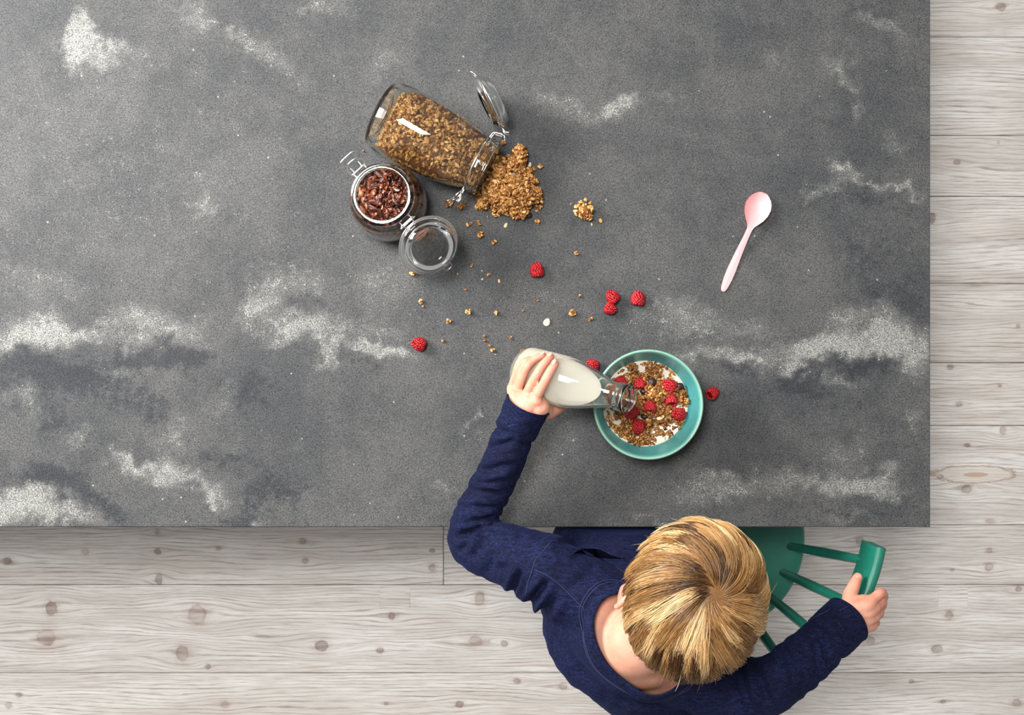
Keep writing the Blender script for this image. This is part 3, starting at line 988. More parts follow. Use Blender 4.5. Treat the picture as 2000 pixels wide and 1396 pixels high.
# ================================================================ BOWL
bc = P(1266, 790, TZ + 0.070)
bx, by = bc.x, bc.y
TB = Matrix.Translation((bx, by, TZ + 0.0003))
outer = [(0, 0.003), (0.034, 0.003), (0.036, 0.0), (0.0395, 0.0), (0.041, 0.004), (0.052, 0.012), (0.0625, 0.026), (0.0705, 0.045), (0.0752, 0.064), (0.0762, 0.0690)]
inner = [(0.0722, 0.0690), (0.0708, 0.064), (0.0662, 0.046), (0.058, 0.028), (0.046, 0.0155), (0.030, 0.009), (0, 0.0075)]
rimp = [(0.0762, 0.0690), (0.0765, 0.0708), (0.0758, 0.0722), (0.0744, 0.0728), (0.0730, 0.0718), (0.0722, 0.0690)]
bw = root('cereal_bowl', (bx, by, TZ), 'turquoise glazed bowl of granola, milk and raspberries', 'bowl')
mk('bowl_wall', *lathe(outer + inner, 96, TB), M['glaze'], bw)
tag(mk('rim', *lathe(rimp, 96, TB), M['rimglaze'], bw), 'pale worn glaze rim')
mz = 0.034
mr_ = 0.0608
o = mk('milk', *lathe([(0, 0.0085), (0.030, 0.0098), (0.046, 0.0165), (mr_ - 0.002, mz - 0.003), (mr_, mz + 0.0006), (mr_ - 0.0016, mz - 0.0002), (0, mz - 0.0004)], 72, TB), M['milk'])
tag(o, 'white milk pooled in the turquoise bowl around the granola', 'milk', None, 'stuff')
n = 2600
a = rng.random(n) * 2 * np.pi; r = np.sqrt(rng.random(n)) * 0.0605
q = np.column_stack([bx + r * np.cos(a), by + r * np.sin(a)])
zb = TZ + mz + 0.001
holes = [(1250, 722, 12), (1300, 728, 11), (1320, 735, 9), (1206, 735, 9), (1325, 845, 14), (1290, 860, 14), (1195, 812, 9), (1203, 826, 8), (1308, 838, 8), (1275, 845, 7), (1220, 727, 6), (1188, 800, 8), (1340, 800, 8), (1292, 835, 6), (1315, 862, 12)]
keepm = np.ones(len(q), bool)
for hx, hy, hr in holes:
    c = P(hx, hy, zb)
    keepm &= np.hypot(q[:, 0] - c.x, q[:, 1] - c.y) > hr * 0.00062 * rng.uniform(0.75, 1.2, len(q))
nz = np.array([mnoise.noise(Vector((x * 75, y * 75, 3))) for x, y in q])
keepm &= nz > -0.42
q, nz = q[keepm], nz[keepm]
cc = P(1275, 775, zb)
hgt = 0.011 * np.exp(-((q[:, 0] - cc.x) ** 2 + (q[:, 1] - cc.y) ** 2) / (2 * 0.017 ** 2)) + 0.003 * np.maximum(nz, 0)
p3 = np.column_stack([q, zb + hgt])
p3, _n = clumpy(p3, np.tile((0, 0, 1.0), (len(p3), 1)), 0.4, 7, 0.0045, 0.3)
kk = np.hypot(p3[:, 0] - bx, p3[:, 1] - by) < 0.0592
p3 = p3[kk]; p3[:, 2] = np.maximum(p3[:, 2], zb - 0.001)
size = rng.uniform(0.0018, 0.0034, len(p3))
FV, FF, FT = flakes(p3, size, rand_rot(len(p3), 1.0), np.clip(rng.normal(0.43, 0.2, len(p3)), 0, 1))
o = mk('bowl_granola', FV, FF, M['granola'], tint=FT)
tag(o, 'toasted granola floating on the milk in the turquoise bowl', 'granola', None, 'stuff')


# ================================================================ RASPBERRIES
def berry_mesh(seed):
    r_ = random.Random(seed)
    parts, tint = [], []
    R, Hh = 0.0108, 0.0215
    rows = 8
    V0, F0 = ellipsoid((0, 0, 0), (R * 0.80, R * 0.80, Hh * 0.43), nu=14, nv=8)
    V0 = V0 + np.array((0, 0, Hh * 0.46)); parts.append((V0, F0)); tint += [0.0] * len(V0)
    for k in range(rows):
        t = (k + 0.35) / rows
        z = Hh * (0.04 + 0.90 * t)
        rad = R * math.sqrt(max(0.03, 1 - (max(0.0, t - 0.18) / 0.84) ** 2.1)) * (0.90 + 0.1 * min(1, t / 0.2)) * 0.88
        cnt = max(1, int(round(2 * math.pi * rad / 0.0047)))
        for j in range(cnt):
            a = 2 * math.pi * (j + 0.5 * (k % 2)) / cnt + r_.uniform(-0.08, 0.08)
            s = 0.00265 * r_.uniform(0.88, 1.12)
            V, F = ellipsoid((rad * math.cos(a), rad * math.sin(a), z), (s, s, s), nu=8, nv=6)
            parts.append((V, F)); tint += [0.55 + r_.uniform(-0.2, 0.3)] * len(V)
    V, F = ellipsoid((0, 0, Hh * 0.98), 0.0024, nu=8, nv=6); parts.append((V, F)); tint += [0.6] * len(V)
    V, F = join(parts)
    return V, F, tint


BERRIES = []
for s in range(3):
    V, F, T = berry_mesh(s)
    me_o = mk('raspberry', V, F, M['berry'], tint=T, origin=(0, 0, 0.0108))
    BERRIES.append(me_o)
used = set()


def berry(k, px, py, zc, tilt, az, scale, label, group):
    """k: which mesh; tilt/az lay the berry's tip towards az (degrees, picture up = 90)."""
    src = BERRIES[k]
    if k in used:
        o = src.copy(); COL.objects.link(o)
    else:
        o = src; used.add(k)
    o.location = P(px, py, zc)
    o.rotation_euler = (Matrix.Rotation(math.radians(az), 3, 'Z') @ Matrix.Rotation(math.radians(tilt), 3, 'Y') @ Matrix.Rotation(k + az, 3, 'Z')).to_euler()
    o.scale = (scale * (0.79 if group == G1 else 0.74),) * 3
    tag(o, label, 'raspberry', group)


tz = TZ + 0.0094
G1, G2 = 'raspberries loose on the stone table', 'raspberries in the turquoise bowl'
berry(0, 1048, 525, tz, 75, 95, 1.08, 'red raspberry lying alone on the table below the spilled granola heap', G1)
berry(1, 1195, 578, tz, 72, 130, 1.02, 'upper raspberry of the touching pair on the table', G1)
berry(2, 1193, 603, tz - 0.0006, 80, -20, 0.95, 'lower raspberry of the touching pair on the table', G1)
berry(0, 1246, 581, tz, 80, 84, 1.10, 'raspberry just to the right of the touching pair', G1)
berry(1, 816, 671, tz, 60, 160, 1.05, 'raspberry farthest left on the table, on a pale streak', G1)
berry(2, 1155, 713, tz, 60, 160, 1.0, 'raspberry half hidden behind the milk bottle', G1)
berry(1, 1393, 767, tz - 0.001, 118, 30, 0.98, 'raspberry to the right of the turquoise bowl on the table', G1)
bz = TZ + mz + 0.0055
for k, (px, py, dz, tl, az, s, lab) in enumerate([
        (1209, 747, 0, 70, 200, 1.0, 'raspberry at the bowl\'s edge half covered by the bottle neck'),
        (1249, 747, 0, 100, 90, 1.0, 'raspberry at the top of the bowl beside a black raisin'),
        (1305, 752, .002, 70, 150, 1.14, 'big raspberry near the upper right of the bowl'),
        (1310, 779, .001, 120, 95, 1.08, 'raspberry in the bowl with its hollow end showing, under the big one'),
        (1269, 793, .005, 115, 90, 1.08, 'raspberry in the middle of the bowl below a granola lump'),
        (1324, 808, 0, 40, 160, 1.12, 'raspberry near the right edge of the milk in the bowl'),
        (1232, 806, .001, 75, 220, 1.12, 'raspberry in the bowl just below the bottle mouth'),
        (1247, 834, 0, 60, 260, 1.1, 'lowest raspberry in the turquoise bowl')]):
    berry(k % 3, px, py, bz + dz, tl, az, s, lab, G2)


# ================================================================ SMALL BITS
def cluster(px, py, w, h, n, ang=0, height=None, tintm=0.62, z=TZ, mat='granola', fs=None):
    """A knot of oats about w x h pixels."""
    s = (CZ - z) / FPX
    c = P(px, py, z)
    rx, ry = w * s / 2, h * s / 2
    rz = height or min(rx, ry) * 0.8
    fs = fs or min(0.0034, max(0.0016, min(rx, ry) * 0.75))
    parts = []
    d = rng.normal(0, 1, (n, 3)); d /= np.linalg.norm(d, axis=1, keepdims=True)
    if n >= 26: d = d * np.array([1 + 0.55 * mnoise.noise(Vector(tuple(v * 1.5)) + Vector((px * 0.37, py * 0.21, 0))) for v in d])[:, None]
    p = d * np.array((max(rx - fs * .7, rx * .35), max(ry - fs * .7, ry * .35), rz * .75))
    a = math.radians(ang); Rz = np.array(((math.cos(a), -math.sin(a), 0), (math.sin(a), math.cos(a), 0), (0, 0, 1)))
    p = p @ Rz.T + np.array((c.x, c.y, z + rz * 0.95))
    V, F, T = flakes(p, np.full(n, fs) * rng.uniform(.8, 1.2, n), rand_rot(n, 1.3), np.clip(rng.normal(tintm, 0.15, n), 0, 1))
    EV, EF = ellipsoid((0, 0, 0), (rx * 0.72, ry * 0.72, rz * 0.85), nu=10, nv=6)
    EV = EV @ Rz.T + np.array((c.x, c.y, z + rz * 0.9))
    EF3 = np.array([(f[0], f[i], f[i + 1]) for f in EF for i in range(1, len(f) - 1)])
    V = np.vstack([EV, V]); F = np.vstack([EF3, F + len(EV)]); T = np.concatenate([np.full(len(EV), 0.3), T])
    V[:, 2] = V[:, 2] - V[:, 2].min() + z + 0.0001
    return V, F, T


GC = 'loose bits of granola scattered on the table'
CRUMBS = [
    # px, py, w, h, flakes, angle, label
    (1140, 413, 36, 42, 80, 20, 'largest loose granola cluster, alone to the right of the heap', .66),
    (809, 532, 19, 11, 12, 20, 'walnut-like granola chunk just below the open glass lid', .85),
    (879, 397, 22, 15, 18, 30, 'dark granola lump under the wire clamp of the toppled jar', .35),
    (900, 404, 15, 18, 12, 60, 'round flat granola lump between the jar clamp and the heap', .45),
    (919, 384, 9, 6, 3, 0, 'brown granola bit by the clamp loop at the jar mouth', .3),
    (917, 438, 10, 14, 6, 100, 'left one of two small lumps below the heap', .6),
    (935, 436, 10, 13, 5, 60, 'right one of two small lumps below the heap', .5),
    (936, 458, 14, 14, 9, 45, 'square granola lump under the two small lumps', .6),
    (966, 473, 15, 9, 7, 35, 'slanted orange-brown oat lump below the square lump', .65),
    (1050, 433, 12, 14, 8, 50, 'small twin-lobed lump off the heap\'s lower right', .68),
    (1049, 410, 11, 9, 4, 0, 'mushroom-shaped oat bit beside the heap\'s right tip', .8),
    (1042, 329, 11, 11, 6, 0, 'inner of two bits off the heap\'s upper right', .55),
    (1055, 326, 13, 10, 7, 20, 'outer of two bits off the heap\'s upper right', .75),
    (982, 281, 11, 14, 7, 110, 'granola bit tucked under the hinge of the toppled jar', .55),
    (710, 295, 6, 6, 2, 0, 'tiny dark crumb beside the upright jar\'s clamp', .3),
    (952, 423, 5, 6, 1, 100, 'faint crumb directly under the heap\'s lower edge', .4),
    (1115, 398, 5, 5, 1, 80, 'tiny crumb up left of the largest loose cluster', .6),
    (1156, 438, 7, 8, 1, 100, 'round oat flake just below the largest loose cluster', .75),
    (1173, 431, 7, 11, 1, 105, 'long oat flake right of the largest loose cluster', .75),
    (1125, 495, 12, 9, 4, 0, 'small curled oat cluster between the largest cluster and raspberries', .72),
    (1132, 579, 7, 7, 2, 0, 'little crumb left of the raspberry pair', .8),
    (1118, 611, 16, 15, 12, 30, 'knobbly granola cluster between the almond flake and raspberries', .72),
    (1153, 623, 9, 10, 3, 90, 'pointed crumb below left of the raspberry pair', .65),
    (922, 519, 9, 7, 3, 20, 'crumb highest in the scatter right of the glass lid', .68),
    (894, 535, 4, 5, 1, 90, 'faint sliver left in the scatter under the highest crumb', .5),
    (956, 537, 9, 7, 4, 0, 'crumbly double bit right of the highest crumb', .6),
    (942, 545, 5, 4, 1, 20, 'tiny pale speck beside the crumbly double bit', .85),
    (975, 549, 8, 10, 1, 100, 'single oval oat at the right of the upper scatter', .72),
    (908, 565, 7, 6, 2, 0, 'small yellowish crumb in the middle of the scatter', .9),
    (822, 588, 11, 10, 4, 40, 'upper of two yellow crumbs on the pale patch', .9),
    (827, 598, 8, 7, 2, 0, 'lower of two yellow crumbs on the pale patch', .92),
    (915, 609, 14, 11, 8, 0, 'three-lobed granola cluster in the middle of the scatter', .78),
    (969, 611, 10, 11, 6, 120, 'small brown cluster right of the three-lobed one', .62),
    (1022, 607, 7, 6, 2, 0, 'lone crumb left of the almond flake', .75),
    (1050, 588, 6, 6, 2, 0, 'reddish crumb above the almond flake', .5),
    (875, 627, 13, 9, 7, 0, 'loose crumbly bit down left of the three-lobed cluster', .7),
    (866, 666, 9, 7, 2, 25, 'oat crumb just right of the farthest left raspberry', .82),
    (947, 656, 7, 7, 2, 0, 'upper bit of the stacked pair above the ring oat', .72),
    (947, 665, 7, 10, 2, 90, 'lower bit of the stacked pair above the ring oat', .75),
    (958, 675, 5, 9, 2, 60, 'thin crumb touching the ring oat', .7),
    (962, 684, 10, 9, 4, 60, 'ring-shaped toasted oat left of the bottle', .75),
    (968, 692, 4, 4, 1, 0, 'speck right under the ring oat', .8),
    (997, 659, 8, 7, 2, 20, 'oat crumb up left of the milk bottle', .8),
    (1019, 685, 8, 9, 4, 100, 'granola crumb next to the milk bottle base', .65),
]
for (px, py, w, h, n, ang, lab, tm) in CRUMBS:
    tm = min(0.95, tm + 0.12)
    if n == 1:
        s = ST
        L_ = max(w, h) * s / 2
        V, F, T = flakes(np.array([P(px, py, TZ + 0.0012)]), np.array([L_ * 0.95]), np.array([Matrix.Rotation(math.radians(ang), 3, 'Z')]), np.array([tm]), (1.0, 1.0), (0.8, 1.2), 0.05)
        V[:, 2] = V[:, 2] - V[:, 2].min() + TZ + 0.0001
    else:
        V, F, T = cluster(px, py, w, h, n, ang, tintm=tm, height=0.0125 if n == 80 else None, fs=0.003 if n == 80 else None)
    tag(mk('granola_crumb', V, F, M['granola'], tint=T), lab, 'granola', GC)


def petal(px, py, w, h, ang, z, mat, name, label, cat, group=None, thick=0.0012, tilt=0.0):
    V, F = ellipsoid((0, 0, 0), (w * ST / 2, h * ST / 2, thick), nu=18, nv=8)
    V[:, 0] += 0.15 * np.abs(V[:, 1]) ** 1.5 / (h * ST / 2) ** 0.5
    x_ = V[:, 0] / (w * ST / 2)
    V[:, 1] *= 1 - 0.35 * np.clip(x_, -1, 1)
    V[:, 2] += 0.0006 * np.sin(x_ * 3)
    R = Matrix.Rotation(math.radians(ang), 3, 'Z') @ Matrix.Rotation(tilt, 3, 'X')
    V = V @ np.array(R).T + np.array(P(px, py, z))
    V[:, 2] += z + 0.0002 - V[:, 2].min()
    return tag(mk(name, V, F, M[mat]), label, cat, group)


petal(1068, 629, 16, 13, 65, TZ, 'almond', 'almond_flake', 'cream almond flake lying flat above the bottle', 'nut')
petal(988, 440, 11, 7, 62, TZ, 'seed', 'pumpkin_seed', 'pale pumpkin seed just below the granola heap', 'seed')
petal(1035, 322, 10, 6, 75, TZ, 'seed', 'sunflower_seed', 'grey seed beside the heap\'s upper right', 'seed')
petal(1010, 350, 15, 8, 70, TZ + 0.026, 'almond', 'almond_flake', 'cream almond flake on top of the spilled granola heap', 'nut', None, 0.0012, 0.3)
petal(1290, 815, 16, 8, 25, TZ + mz + 0.006, 'almond', 'almond_slice', 'long almond slice in the bowl right of centre', 'nut')
petal(1252, 821, 13, 8, -35, TZ + mz + 0.004, 'almond', 'almond_slice', 'curled almond slice in the bowl above the lowest raspberry', 'nut')


def raisin(px, py, w, h, z, label, mat='raisin'):
    V, F = ellipsoid((0, 0, 0), (w * ST / 2, h * ST / 2, 0.0035), nu=20, nv=12)
    V *= (1 + 0.16 * np.array([mnoise.noise(Vector(v) * 420 + Vector((px, py, 0))) for v in V]))[:, None]
    V += np.array(P(px, py, z)); V[:, 2] += z + 0.0001 - V[:, 2].min()
    tag(mk('raisin', V, F, M[mat]), label, 'raisin')


raisin(1033, 421, 12, 11, TZ, 'dark brown raisin on the table at the heap\'s lower right')
raisin(1273, 746, 17, 17, TZ + mz + 0.004, 'black raisin at the top of the bowl between two raspberries')
raisin(1327, 754, 15, 14, TZ + mz + 0.004, 'black raisin at the bowl\'s right beside the big raspberry')
raisin(1256, 764, 13, 13, TZ + mz + 0.004, 'black raisin left of the granola lump in the bowl')
raisin(1258, 813, 14, 10, TZ + mz + 0.004, 'black raisin low in the bowl above the lowest raspberry')
raisin(1006, 340, 18, 13, TZ + 0.021, 'dark raisin sunk in the top of the spilled heap')
for (px, py, w, h, lab, tm, zz, hh) in [(1277, 770, 26, 24, 'raised granola lump in the middle of the bowl', .85, TZ + mz + .004, .008), (1268, 824, 15, 18, 'pale granola lump beside the lowest raspberry in the bowl', .75, TZ + mz + .002, .006),
                                        (1341, 782, 12, 14, 'granola lump stuck at the bowl\'s right edge', .7, TZ + mz + .001, .005), (1295, 847, 8, 8, 'reddish granola bit floating low in the bowl', .5, TZ + mz, .003),
                                        (1308, 842, 9, 9, 'tan granola bit floating at the bowl\'s lower right', .65, TZ + mz, .003)]:
    V, F, T = cluster(px, py, w, h, 26 if w > 20 else 9, 20, hh, tm, zz)
    tag(mk('granola_lump', V, F, M['granola'], tint=T), lab, 'granola', 'granola lumps in the bowl')
for (px, py, w, h, lab, tm, zz) in [(994, 372, 27, 26, 'big round granola cluster in the middle of the heap', .72, .020), (965, 380, 30, 26, 'broad granola cluster at the heap\'s lower left', .68, .016),
                                    (966, 360, 20, 20, 'bright granola cluster nearest the jar mouth on the heap', .8, .018), (1007, 418, 22, 20, 'granola cluster at the heap\'s lowest point', .72, .004),
                                    (1045, 376, 24, 22, 'granola cluster at the heap\'s right tip', .7, .005), (1020, 314, 16, 18, 'granola cluster at the heap\'s top', .62, .006),
                                    (985, 410, 20, 16, 'granola cluster at the heap\'s bottom edge', .65, .006), (970, 342, 20, 22, 'granola cluster right outside the jar lip', .62, .018)]:
    V, F, T = cluster(px, py, w, h, 34, 20, None, tm, TZ + zz)
    tag(mk('granola_cluster', V, F, M['granola'], tint=T), lab, 'granola', 'granola clusters on the spilled heap')

# ================================================================ SPOON
sp0, sp1 = P(1411, 569, TZ), P(1490, 377, TZ)       # handle tip, bowl tip
axs = (sp1 - sp0); Ls = axs.length; axs.normalize(); sds = Vector((-axs.y, axs.x, 0))
st = [(0.0, 2.0, 0), (0.012, 4.4, 0), (0.04, 6.2, 0), (0.12, 8.3, 0), (0.22, 8.6, 0), (0.34, 7.4, 0), (0.46, 6.2, 0), (0.56, 5.2, 0), (0.62, 5.4, .03), (0.655, 7.4, .12), (0.69, 12.5, .35), (0.74, 19.5, .65),
      (0.80, 24.4, .9), (0.86, 25.6, 1.0), (0.91, 23.2, .9), (0.95, 18.2, .6), (0.98, 11.2, .25), (0.995, 5.2, .05)]
st = np.array(st); tt = np.concatenate([np.linspace(0, 0.05, 6)[:-1], np.linspace(0.05, 0.62, 16)[:-1], np.linspace(0.62, 0.94, 22)[:-1], np.linspace(0.94, 0.995, 8)])
V, F = [], []
nc = 13
for side in (0, 1):
    for t in tt:
        w = np.interp(t, st[:, 0], st[:, 1]) * ST; d = np.interp(t, st[:, 0], st[:, 2])
        zb_ = 0.0010 + 0.006 * math.exp(-((t - 0.58) / 0.2) ** 2) + (0.0065 if t > 0.62 else 0.0065 * max(0, (t - 0.35) / 0.27) ** 2) * 1.0
        for j in range(nc):
            u = -1 + 2 * j / (nc - 1)
            z = zb_ - 0.0075 * d * (1 - u * u) ** 0.8 + 0.0004 * (1 - abs(u)) * (1 - d)
            if side: z -= 0.0014 * (1 - abs(u) ** 4) + 0.0003
            V.append(tuple(sp0 + axs * (t * Ls) + sds * (u * w) + Vector((0, 0, z))))
m = len(tt)
for s in (0, 1):
    o_ = s * m * nc
    for i in range(m - 1):
        for j in range(nc - 1):
            f = (o_ + i * nc + j, o_ + i * nc + j + 1, o_ + (i + 1) * nc + j + 1, o_ + (i + 1) * nc + j)
            F.append(f if s else f[::-1])
for i in range(m - 1):
    for j in (0, nc - 1):
        f = (i * nc + j, (i + 1) * nc + j, m * nc + (i + 1) * nc + j, m * nc + i * nc + j)
        F.append(f if j else f[::-1])
for i in (0, m - 1):
    for j in range(nc - 1):
        f = (i * nc + j, i * nc + j + 1, m * nc + i * nc + j + 1, m * nc + i * nc + j)
        F.append(f)
V = np.array(V); V[:, 2] += TZ + 0.0003 - (V[:, 2].min())
tag(mk('spoon', V, F, M['pink'], angle=60), 'pale pink plastic teaspoon lying on the dark table', 'spoon')

# ================================================================ MILK BOTTLE
b0, b1 = P(1022, 724, TZ + 0.062), P(1228, 779, TZ + 0.178)
bax = (b1 - b0); HL = bax.length; bax.normalize()
bs = bax.cross(Vector((0, 0, 1))).normalized()
MT = Matrix.Identity(4)
for c_, v_ in enumerate((bs, bax.cross(bs), bax)):
    for r_ in range(3): MT[r_][c_] = v_[r_]
MT.translation = b0
RBT = 0.0355
k = HL
bo = [(0, 0.004), (0.020, 0.003), (0.025, 0.0), (0.030, 0.001), (0.034, 0.006), (RBT, 0.014), (RBT, k * 0.30), (0.0352, k * 0.40), (0.0335, k * 0.48), (0.030, k * 0.58), (0.0255, k * 0.68), (0.0212, k * 0.77),
      (0.0180, k * 0.84), (0.0170, k * 0.88), (0.0170, k * 0.90), (0.0188, k * 0.912), (0.0188, k * 0.935), (0.0176, k * 0.945), (0.0176, k * 0.965), (0.0186, k * 0.975), (0.0182, k * 0.995), (0.0170, k)]
bi = [(0.0145, k), (0.0135, k * 0.985), (0.0138, k * 0.90), (0.0150, k * 0.84), (0.0182, k * 0.77), (0.0225, k * 0.68), (0.027, k * 0.58), (0.0305, k * 0.48), (0.0322, k * 0.40), (0.0325, k * 0.30),
      (0.0325, 0.016), (0.030, 0.009), (0.024, 0.006), (0, 0.007)]
bt = root('milk_bottle', b0, 'glass milk bottle held tilted over the turquoise bowl', 'bottle')
mk('glass_body', *lathe(bo + bi, 72, MT), M['bottle'], bt, angle=50)
mprof = [(0, k * 0.985)] + [(r + 0.0002, z) for r, z in bi[1:-1]] + [(0, 0.0068)]
MV, MF = lathe(mprof, 64, MT)
lev = P(1120, 748, 0.0)
zl = 0.871
MV, MF = cut(MV, MF, [((0, 0, zl), (0, 0, 1))])
tag(mk('bottle_milk', MV, MF, M['bottle_milk'], angle=40), 'cream-white milk inside the tilted glass bottle', 'milk', None, 'stuff')


def radial(p, rad):
    """Push p out to at least rad from the bottle's axis."""
    v = Vector(p) - b0; t = v.dot(bax); c = b0 + bax * t; d = Vector(p) - c
    return c + d.normalized() * max(rad, d.length)


def on_bottle(px, py, rad):
    C = Vector((0, 0, CZ)); d = (P(px, py, 0.8) - C).normalized(); Rr = RBT + rad
    w = C - b0; dp = d - bax * d.dot(bax); wp = w - bax * w.dot(bax)
    a, b, c = dp.dot(dp), 2 * dp.dot(wp), wp.dot(wp) - Rr * Rr
    disc = b * b - 4 * a * c
    t = (-b - math.sqrt(disc)) / (2 * a) if disc > 0 else -b / (2 * a)
    return radial(C + d * t, Rr)


# ================================================================ CHAIR
SC = P(1384, 1051, 0.455)
ch = root('spindle_chair', (SC.x, SC.y, 0), 'teal green chair with round seat and curved spindle back under the boy', 'chair')
mk('seat', *lathe([(0, 0.428), (0.13, 0.428), (0.150, 0.432), (0.160, 0.440), (0.164, 0.448), (0.163, 0.455), (0.157, 0.460), (0.14, 0.459), (0.06, 0.455), (0, 0.454)], 80, Matrix.Translation((SC.x, SC.y, 0))), M['teal'], ch)
RC = P(1347, 1007, 0.80)


def rail_pt(deg, r, z):
    a = math.radians(deg)
    return Vector((RC.x + r * math.cos(a), RC.y + r * math.sin(a), z))


rV, rF = [], []
sec = [(0.262, 0.742), (0.266, 0.798), (0.269, 0.8010), (0.277, 0.8010), (0.280, 0.798), (0.278, 0.742), (0.276, 0.7395), (0.264, 0.7395)]
degs = np.linspace(-9.5, -96, 44)
for d in degs:
    for (r_, z_) in sec: rV.append(tuple(rail_pt(d, r_, z_)))
ns_ = len(sec)
for i in range(len(degs) - 1):
    for j in range(ns_):
        rF.append((i * ns_ + j, (i + 1) * ns_ + j, (i + 1) * ns_ + (j + 1) % ns_, i * ns_ + (j + 1) % ns_))
rF.append(tuple(range(ns_))); rF.append(tuple(range((len(degs) - 1) * ns_, len(degs) * ns_))[::-1])
mk('back_rail', rV, rF, M['teal'], ch, angle=50)
for i in range(6):
    a0 = math.radians(-6 - 19 * i)
    p0 = Vector((SC.x + 0.137 * math.cos(a0), SC.y + 0.137 * math.sin(a0), 0.445))
    p1 = rail_pt(-15 - 14 * i, 0.270, 0.760)
    pts = [p0.lerp(p1, t) for t in (0, .25, .5, .75, 1)]
    mk('spindle', *sweep(catmull(pts, 4), np.interp(np.linspace(0, 1, 17), (0, .5, 1), (0.0065, 0.0082, 0.0065)), n=12), M['teal'], ch)
for a in (35, 125, 215, 305):
    a = math.radians(a)
    p0 = (SC.x + 0.10 * math.cos(a), SC.y + 0.10 * math.sin(a), 0.435); p1 = (SC.x + 0.155 * math.cos(a), SC.y + 0.155 * math.sin(a), 0.006)
    mk('leg', *sweep(np.linspace(p0, p1, 10), np.linspace(0.017, 0.011, 10), n=12), M['teal'], ch)
st_ = []
for a, b in ((35, 215), (125, 305)):
    q0 = [SC.x + 0.135 * math.cos(math.radians(a)), SC.y + 0.135 * math.sin(math.radians(a)), 0.17]; q1 = [SC.x + 0.135 * math.cos(math.radians(b)), SC.y + 0.135 * math.sin(math.radians(b)), 0.17]
    st_.append(sweep(np.linspace(q0, q1, 8), [0.008], n=10))
mk('stretcher', *join(st_), M['teal'], ch)

# ================================================================ BOY
# skeleton
SHL = P(1076, 1116, 0.872); ELL = Vector((-0.0585, -0.2515, 0.805)); WRL = P(1032, 790, 0.868)
SHR = P(1432, 1362, 0.855); ELR = P(1522, 1328, 0.893); WRR = P(1668, 1203, 0.828)
NB = P(1243, 1245, 0.925)                        # base of neck
HC = P(1351, 1166, 0.985)                        # head centre
az, pitch, roll = math.radians(20), math.radians(36), math.radians(10)
hf = Vector((math.sin(az), math.cos(az), 0)); hr = Vector((math.cos(az), -math.sin(az), 0)); hu = Vector((0, 0, 1))
f_ = hf * math.cos(pitch) - hu * math.sin(pitch)
u_ = hf * math.sin(pitch) + hu * math.cos(pitch)
r_h = hr * math.cos(roll) - u_ * math.sin(roll)
u_h = u_ * math.cos(roll) + hr * math.sin(roll)
HM = Matrix((tuple(r_h) + (0,), tuple(f_) + (0,), tuple(u_h) + (0,), (0, 0, 0, 1))).transposed()
HM.translation = HC
HMn = np.array(HM)


def H(p):
    return HM @ Vector(p)


def hell(c, r, rot=None, nu=24, nv=16):
    V, F = ellipsoid(c, r, rot, nu, nv)
    return xf(HMn, V), F


body = []
# head
body += [hell((0, -0.008, 0.012), (0.071, 0.087, 0.078)), hell((0, 0.028, -0.035), (0.055, 0.057, 0.070)), hell((0, 0.052, -0.088), (0.026, 0.024, 0.02)), hell((0.027, 0.043, -0.046), 0.027), hell((-0.027, 0.043, -0.046), 0.027),
         hell((0, 0.03, 0.02), (0.056, 0.052, 0.05))]
V, F = sweep(catmull([(0, 0.082, 0.0), (0, 0.092, -0.022), (0, 0.099, -0.036)], 4), np.linspace(0.006, 0.0105, 9), n=10); body.append((xf(HMn, V), F))
for s in (-1, 1):
    body.append(hell((s * 0.008, 0.092, -0.040), 0.007))
    body.append(hell((s * 0.028, 0.070, 0.012), (0.018, 0.012, 0.006)))
    body.append(hell((s * 0.029, 0.0705, 0.001), (0.0135, 0.0115, 0.0055)))
    body.append(hell((s * 0.029, 0.0690, -0.0165), (0.0135, 0.0105, 0.0045)))
    er = Matrix.Rotation(math.radians(-s * 24), 3, 'Z') @ Matrix.Rotation(math.radians(12), 3, 'X')
    body.append(hell((s * 0.071, -0.020, -0.032), (0.006, 0.017, 0.027), er))
    pts = [(s * 0.0745 + s * 0.004 * math.cos(t), -0.020 - 0.016 * math.cos(t + 0.2), -0.028 + 0.027 * math.sin(t)) for t in np.linspace(-1.2, 3.6, 12)]
    V, F = sweep(pts, [0.0042], n=8); body.append((xf(HMn, V), F))
    body.append(hell((s * 0.0715, -0.012, -0.056), (0.006, 0.009, 0.009)))
body += [hell((0, 0.084, -0.062), (0.019, 0.008, 0.0045)), hell((0, 0.083, -0.070), (0.016, 0.008, 0.005))]
# neck and trunk
sk = HC - u_h * 0.058 - f_ * 0.026
body.append(sweep(catmull([NB + Vector((-0.015, -0.02, -0.09)), NB + Vector((-0.006, -0.010, -0.028)), NB.lerp(sk, 0.55), sk + u_h * 0.03], 5), np.interp(np.linspace(0, 1, 16), (0, .35, .7, 1), (0.075, 0.055, 0.046, 0.046)), n=20))
u0 = (SHR - SHL).normalized(); u0f = Vector((u0.x, u0.y, 0)).normalized()
spine = [Vector((0.200, -0.296, 0.545)), Vector((0.176, -0.302, 0.63)), Vector((0.164, -0.366, 0.76)), Vector((0.160, -0.385, 0.845)), Vector((0.160, -0.380, 0.885))]
sides = [Vector((1, -0.15, 0)), Vector((1, -0.3, 0)), u0f, u0f, u0f]


